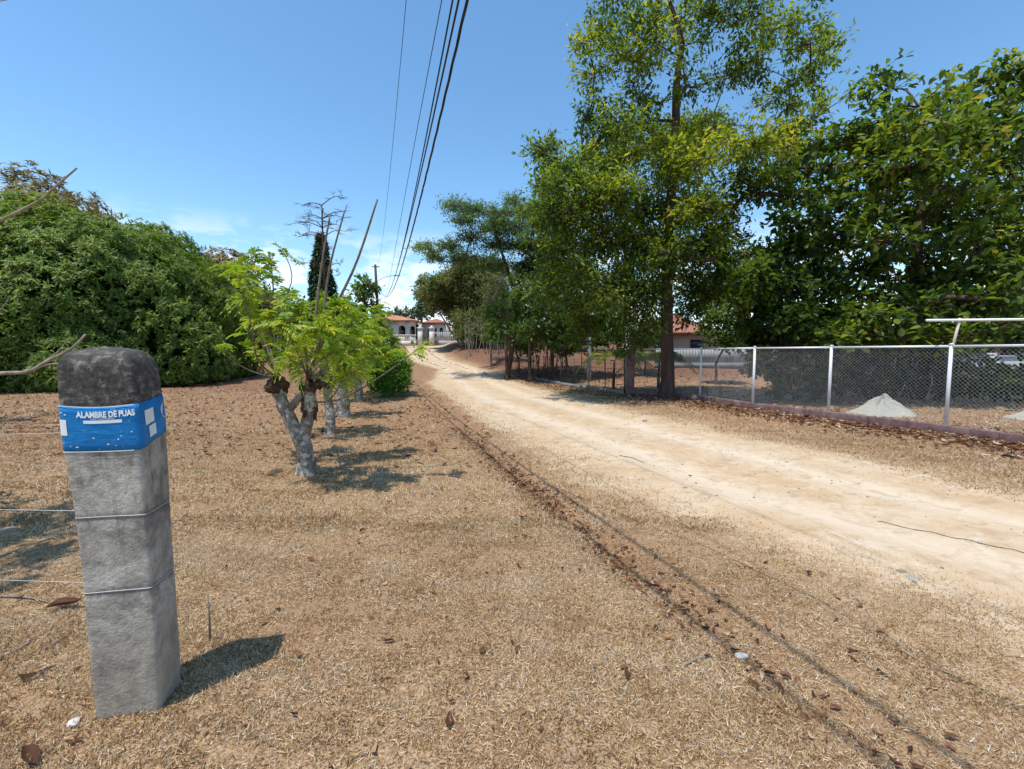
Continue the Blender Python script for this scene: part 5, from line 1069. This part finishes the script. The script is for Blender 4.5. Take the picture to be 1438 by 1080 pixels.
# pebbles on the road
x = rng.uniform(-1, 12, 9000); y = rng.uniform(1.5, 15, 9000); k = (road_edge(x, y) > .25) & (snoise(x, y, 1.4, 2) + .5 * rng.normal(size=9000) > .15); x, y = x[k], y[k]; N = len(x); r = .005 + .014 * rng.random(N) ** 4
O = np.array([[1, 0, 0], [-1, 0, 0], [0, 1, 0], [0, -1, 0], [0, 0, .7], [0, 0, -.7]]); fo_ = np.array([[0, 2, 4], [2, 1, 4], [1, 3, 4], [3, 0, 4], [2, 0, 5], [1, 2, 5], [3, 1, 5], [0, 3, 5]])
V = np.c_[x, y, H(x, y) + .007][:, None] + O[None] * r[:, None, None] * rng.uniform(.6, 1.3, (N, 6, 1)); tag(make_mesh('road_pebbles', V.reshape(-1, 3), [(fo_[None] + (np.arange(N) * 6)[:, None, None]).reshape(-1, 3)], M['greystone']), 'small dark pebbles scattered over the dirt road', 'pebbles', kind='stuff')
# upright stick by the post, twigs, loose wire on the road
p = G(295, 900); mb = MB(); mb.tube([(0, 0, -.03), (.003, 0, .14), (-.002, .004, .27)], [.006, .005, .004], 6); o = mb.build('stick', M['wood'], None, True); o.location = (p[0], p[1], gz(p[0], p[1])); tag(o, 'thin upright stick stuck in the lawn right of the post', 'stick')
a, b = G(1232, 733), G(1440, 778); mb = MB(); q = spline([a, (a * .6 + b * .4) + (0, .01, 0), (a * .3 + b * .7), b], 24); q[:, 2] = H(q[:, 0], q[:, 1]) + .012 + .006 * np.sin(np.arange(24)); mb.tube(q, .0028, 6); tag(mb.build('loose_wire', M['cable'], None, True), 'loose black wire lying across the dirt road', 'wire')
for pa, pb_, lb in (((40, 905), (0, 925), 'thin fallen twig at the left edge below the wires'), ((0, 840), (90, 855), 'fallen branch piece on the lawn left of the post'), ((60, 915), (100, 890), 'short twig touching the shade left of the post'), ((960, 940), (1000, 925), 'short twig near the dark strip on the verge'), ((870, 640), (905, 650), 'small twig on the far half of the road')):
    a, b = G(*pa), G(*pb_); mb = MB(); q = spline([a, (a + b) / 2 + rng.normal(0, .02, 3), b], 10); q[:, 2] = H(q[:, 0], q[:, 1]) + .012; mb.tube(q, np.linspace(.007, .003, 10), 6, True, .08); tag(mb.build('twig', M['wood'], None, True), lb, 'twig', 'fallen twigs')

# ------------------------------------------------------------------ light, sky, camera
sl = bpy.data.lights.new('sun', 'SUN'); sl.energy = 3.3; sl.angle = math.radians(.53); sl.color = (1.0, .955, .88)
so_ = bpy.data.objects.new('sun', sl); COL.objects.link(so_); so_.rotation_euler = SUN.to_track_quat('Z', 'Y').to_euler(); so_.location = (0, 0, 60)
w = bpy.data.worlds.new('World'); scene.world = w; w.use_nodes = True; nt = w.node_tree; nt.nodes.clear()
out = nt.nodes.new('ShaderNodeOutputWorld'); bg = nt.nodes.new('ShaderNodeBackground'); sky = nt.nodes.new('ShaderNodeTexSky'); sky.sky_type = 'NISHITA'; sky.sun_disc = False
sky.sun_elevation = math.asin(SUN.z); sky.sun_rotation = math.radians(225); sky.air_density = 1.0; sky.dust_density = .15; sky.ozone_density = 2.2; sky.altitude = 100
bg.inputs['Strength'].default_value = .15
# thin fair weather clouds low over the horizon
tc = nt.nodes.new('ShaderNodeTexCoord'); sx = nt.nodes.new('ShaderNodeSeparateXYZ'); nt.links.new(tc.outputs['Generated'], sx.inputs[0])
mp = nt.nodes.new('ShaderNodeMapping'); mp.inputs['Scale'].default_value = (5.5, 5.5, 15); mp.inputs['Location'].default_value = (.35, .2, .1); nt.links.new(tc.outputs['Generated'], mp.inputs[0])
nz_ = nt.nodes.new('ShaderNodeTexNoise'); nz_.inputs['Scale'].default_value = 1.5; nz_.inputs['Detail'].default_value = 8; nz_.inputs['Roughness'].default_value = .6; nt.links.new(mp.outputs[0], nz_.inputs['Vector'])
cr = nt.nodes.new('ShaderNodeValToRGB'); cr.color_ramp.elements[0].position = .455; cr.color_ramp.elements[1].position = .56; nt.links.new(nz_.outputs['Fac'], cr.inputs[0])
hr = nt.nodes.new('ShaderNodeValToRGB'); nt.links.new(sx.outputs['Z'], hr.inputs[0]); e = hr.color_ramp.elements; e[0].position = 0.02; e[0].color = (1, 1, 1, 1); e[1].position = .26; e[1].color = (0, 0, 0, 1)
m3 = e.new(.15); m3.color = (.75, .75, .75, 1)
mu = nt.nodes.new('ShaderNodeMath'); mu.operation = 'MULTIPLY'; nt.links.new(cr.outputs[0], mu.inputs[0]); nt.links.new(hr.outputs[0], mu.inputs[1])
mxn = nt.nodes.new('ShaderNodeMix'); mxn.data_type = 'RGBA'; nt.links.new(mu.outputs[0], mxn.inputs[0]); hs = nt.nodes.new('ShaderNodeHueSaturation'); hs.inputs['Saturation'].default_value = 1.14; hs.inputs['Value'].default_value = 1.04; hs.inputs['Hue'].default_value = .492; nt.links.new(sky.outputs[0], hs.inputs['Color']); nt.links.new(hs.outputs[0], mxn.inputs[6]); mxn.inputs[7].default_value = (5.6, 5.8, 6.1, 1)
nt.links.new(mxn.outputs[2], bg.inputs['Color']); nt.links.new(bg.outputs[0], out.inputs['Surface'])
cam = bpy.data.cameras.new('camera'); cam.sensor_width = 36; cam.lens = F / 1438 * 36; cam.clip_start = .05; cam.clip_end = 3000
co = bpy.data.objects.new('camera', cam); COL.objects.link(co); co.location = (0, 0, EYE); co.rotation_euler = (PI / 2 - PITCH, 0, 0); scene.camera = co
scene.view_settings.view_transform = 'Standard'; scene.view_settings.look = 'None'; scene.view_settings.exposure = 0.55; scene.view_settings.gamma = 1.0
scene.render.engine = 'CYCLES'; scene.cycles.use_denoising = True; scene.cycles.max_bounces = 7; scene.cycles.diffuse_bounces = 3; scene.cycles.transmission_bounces = 4
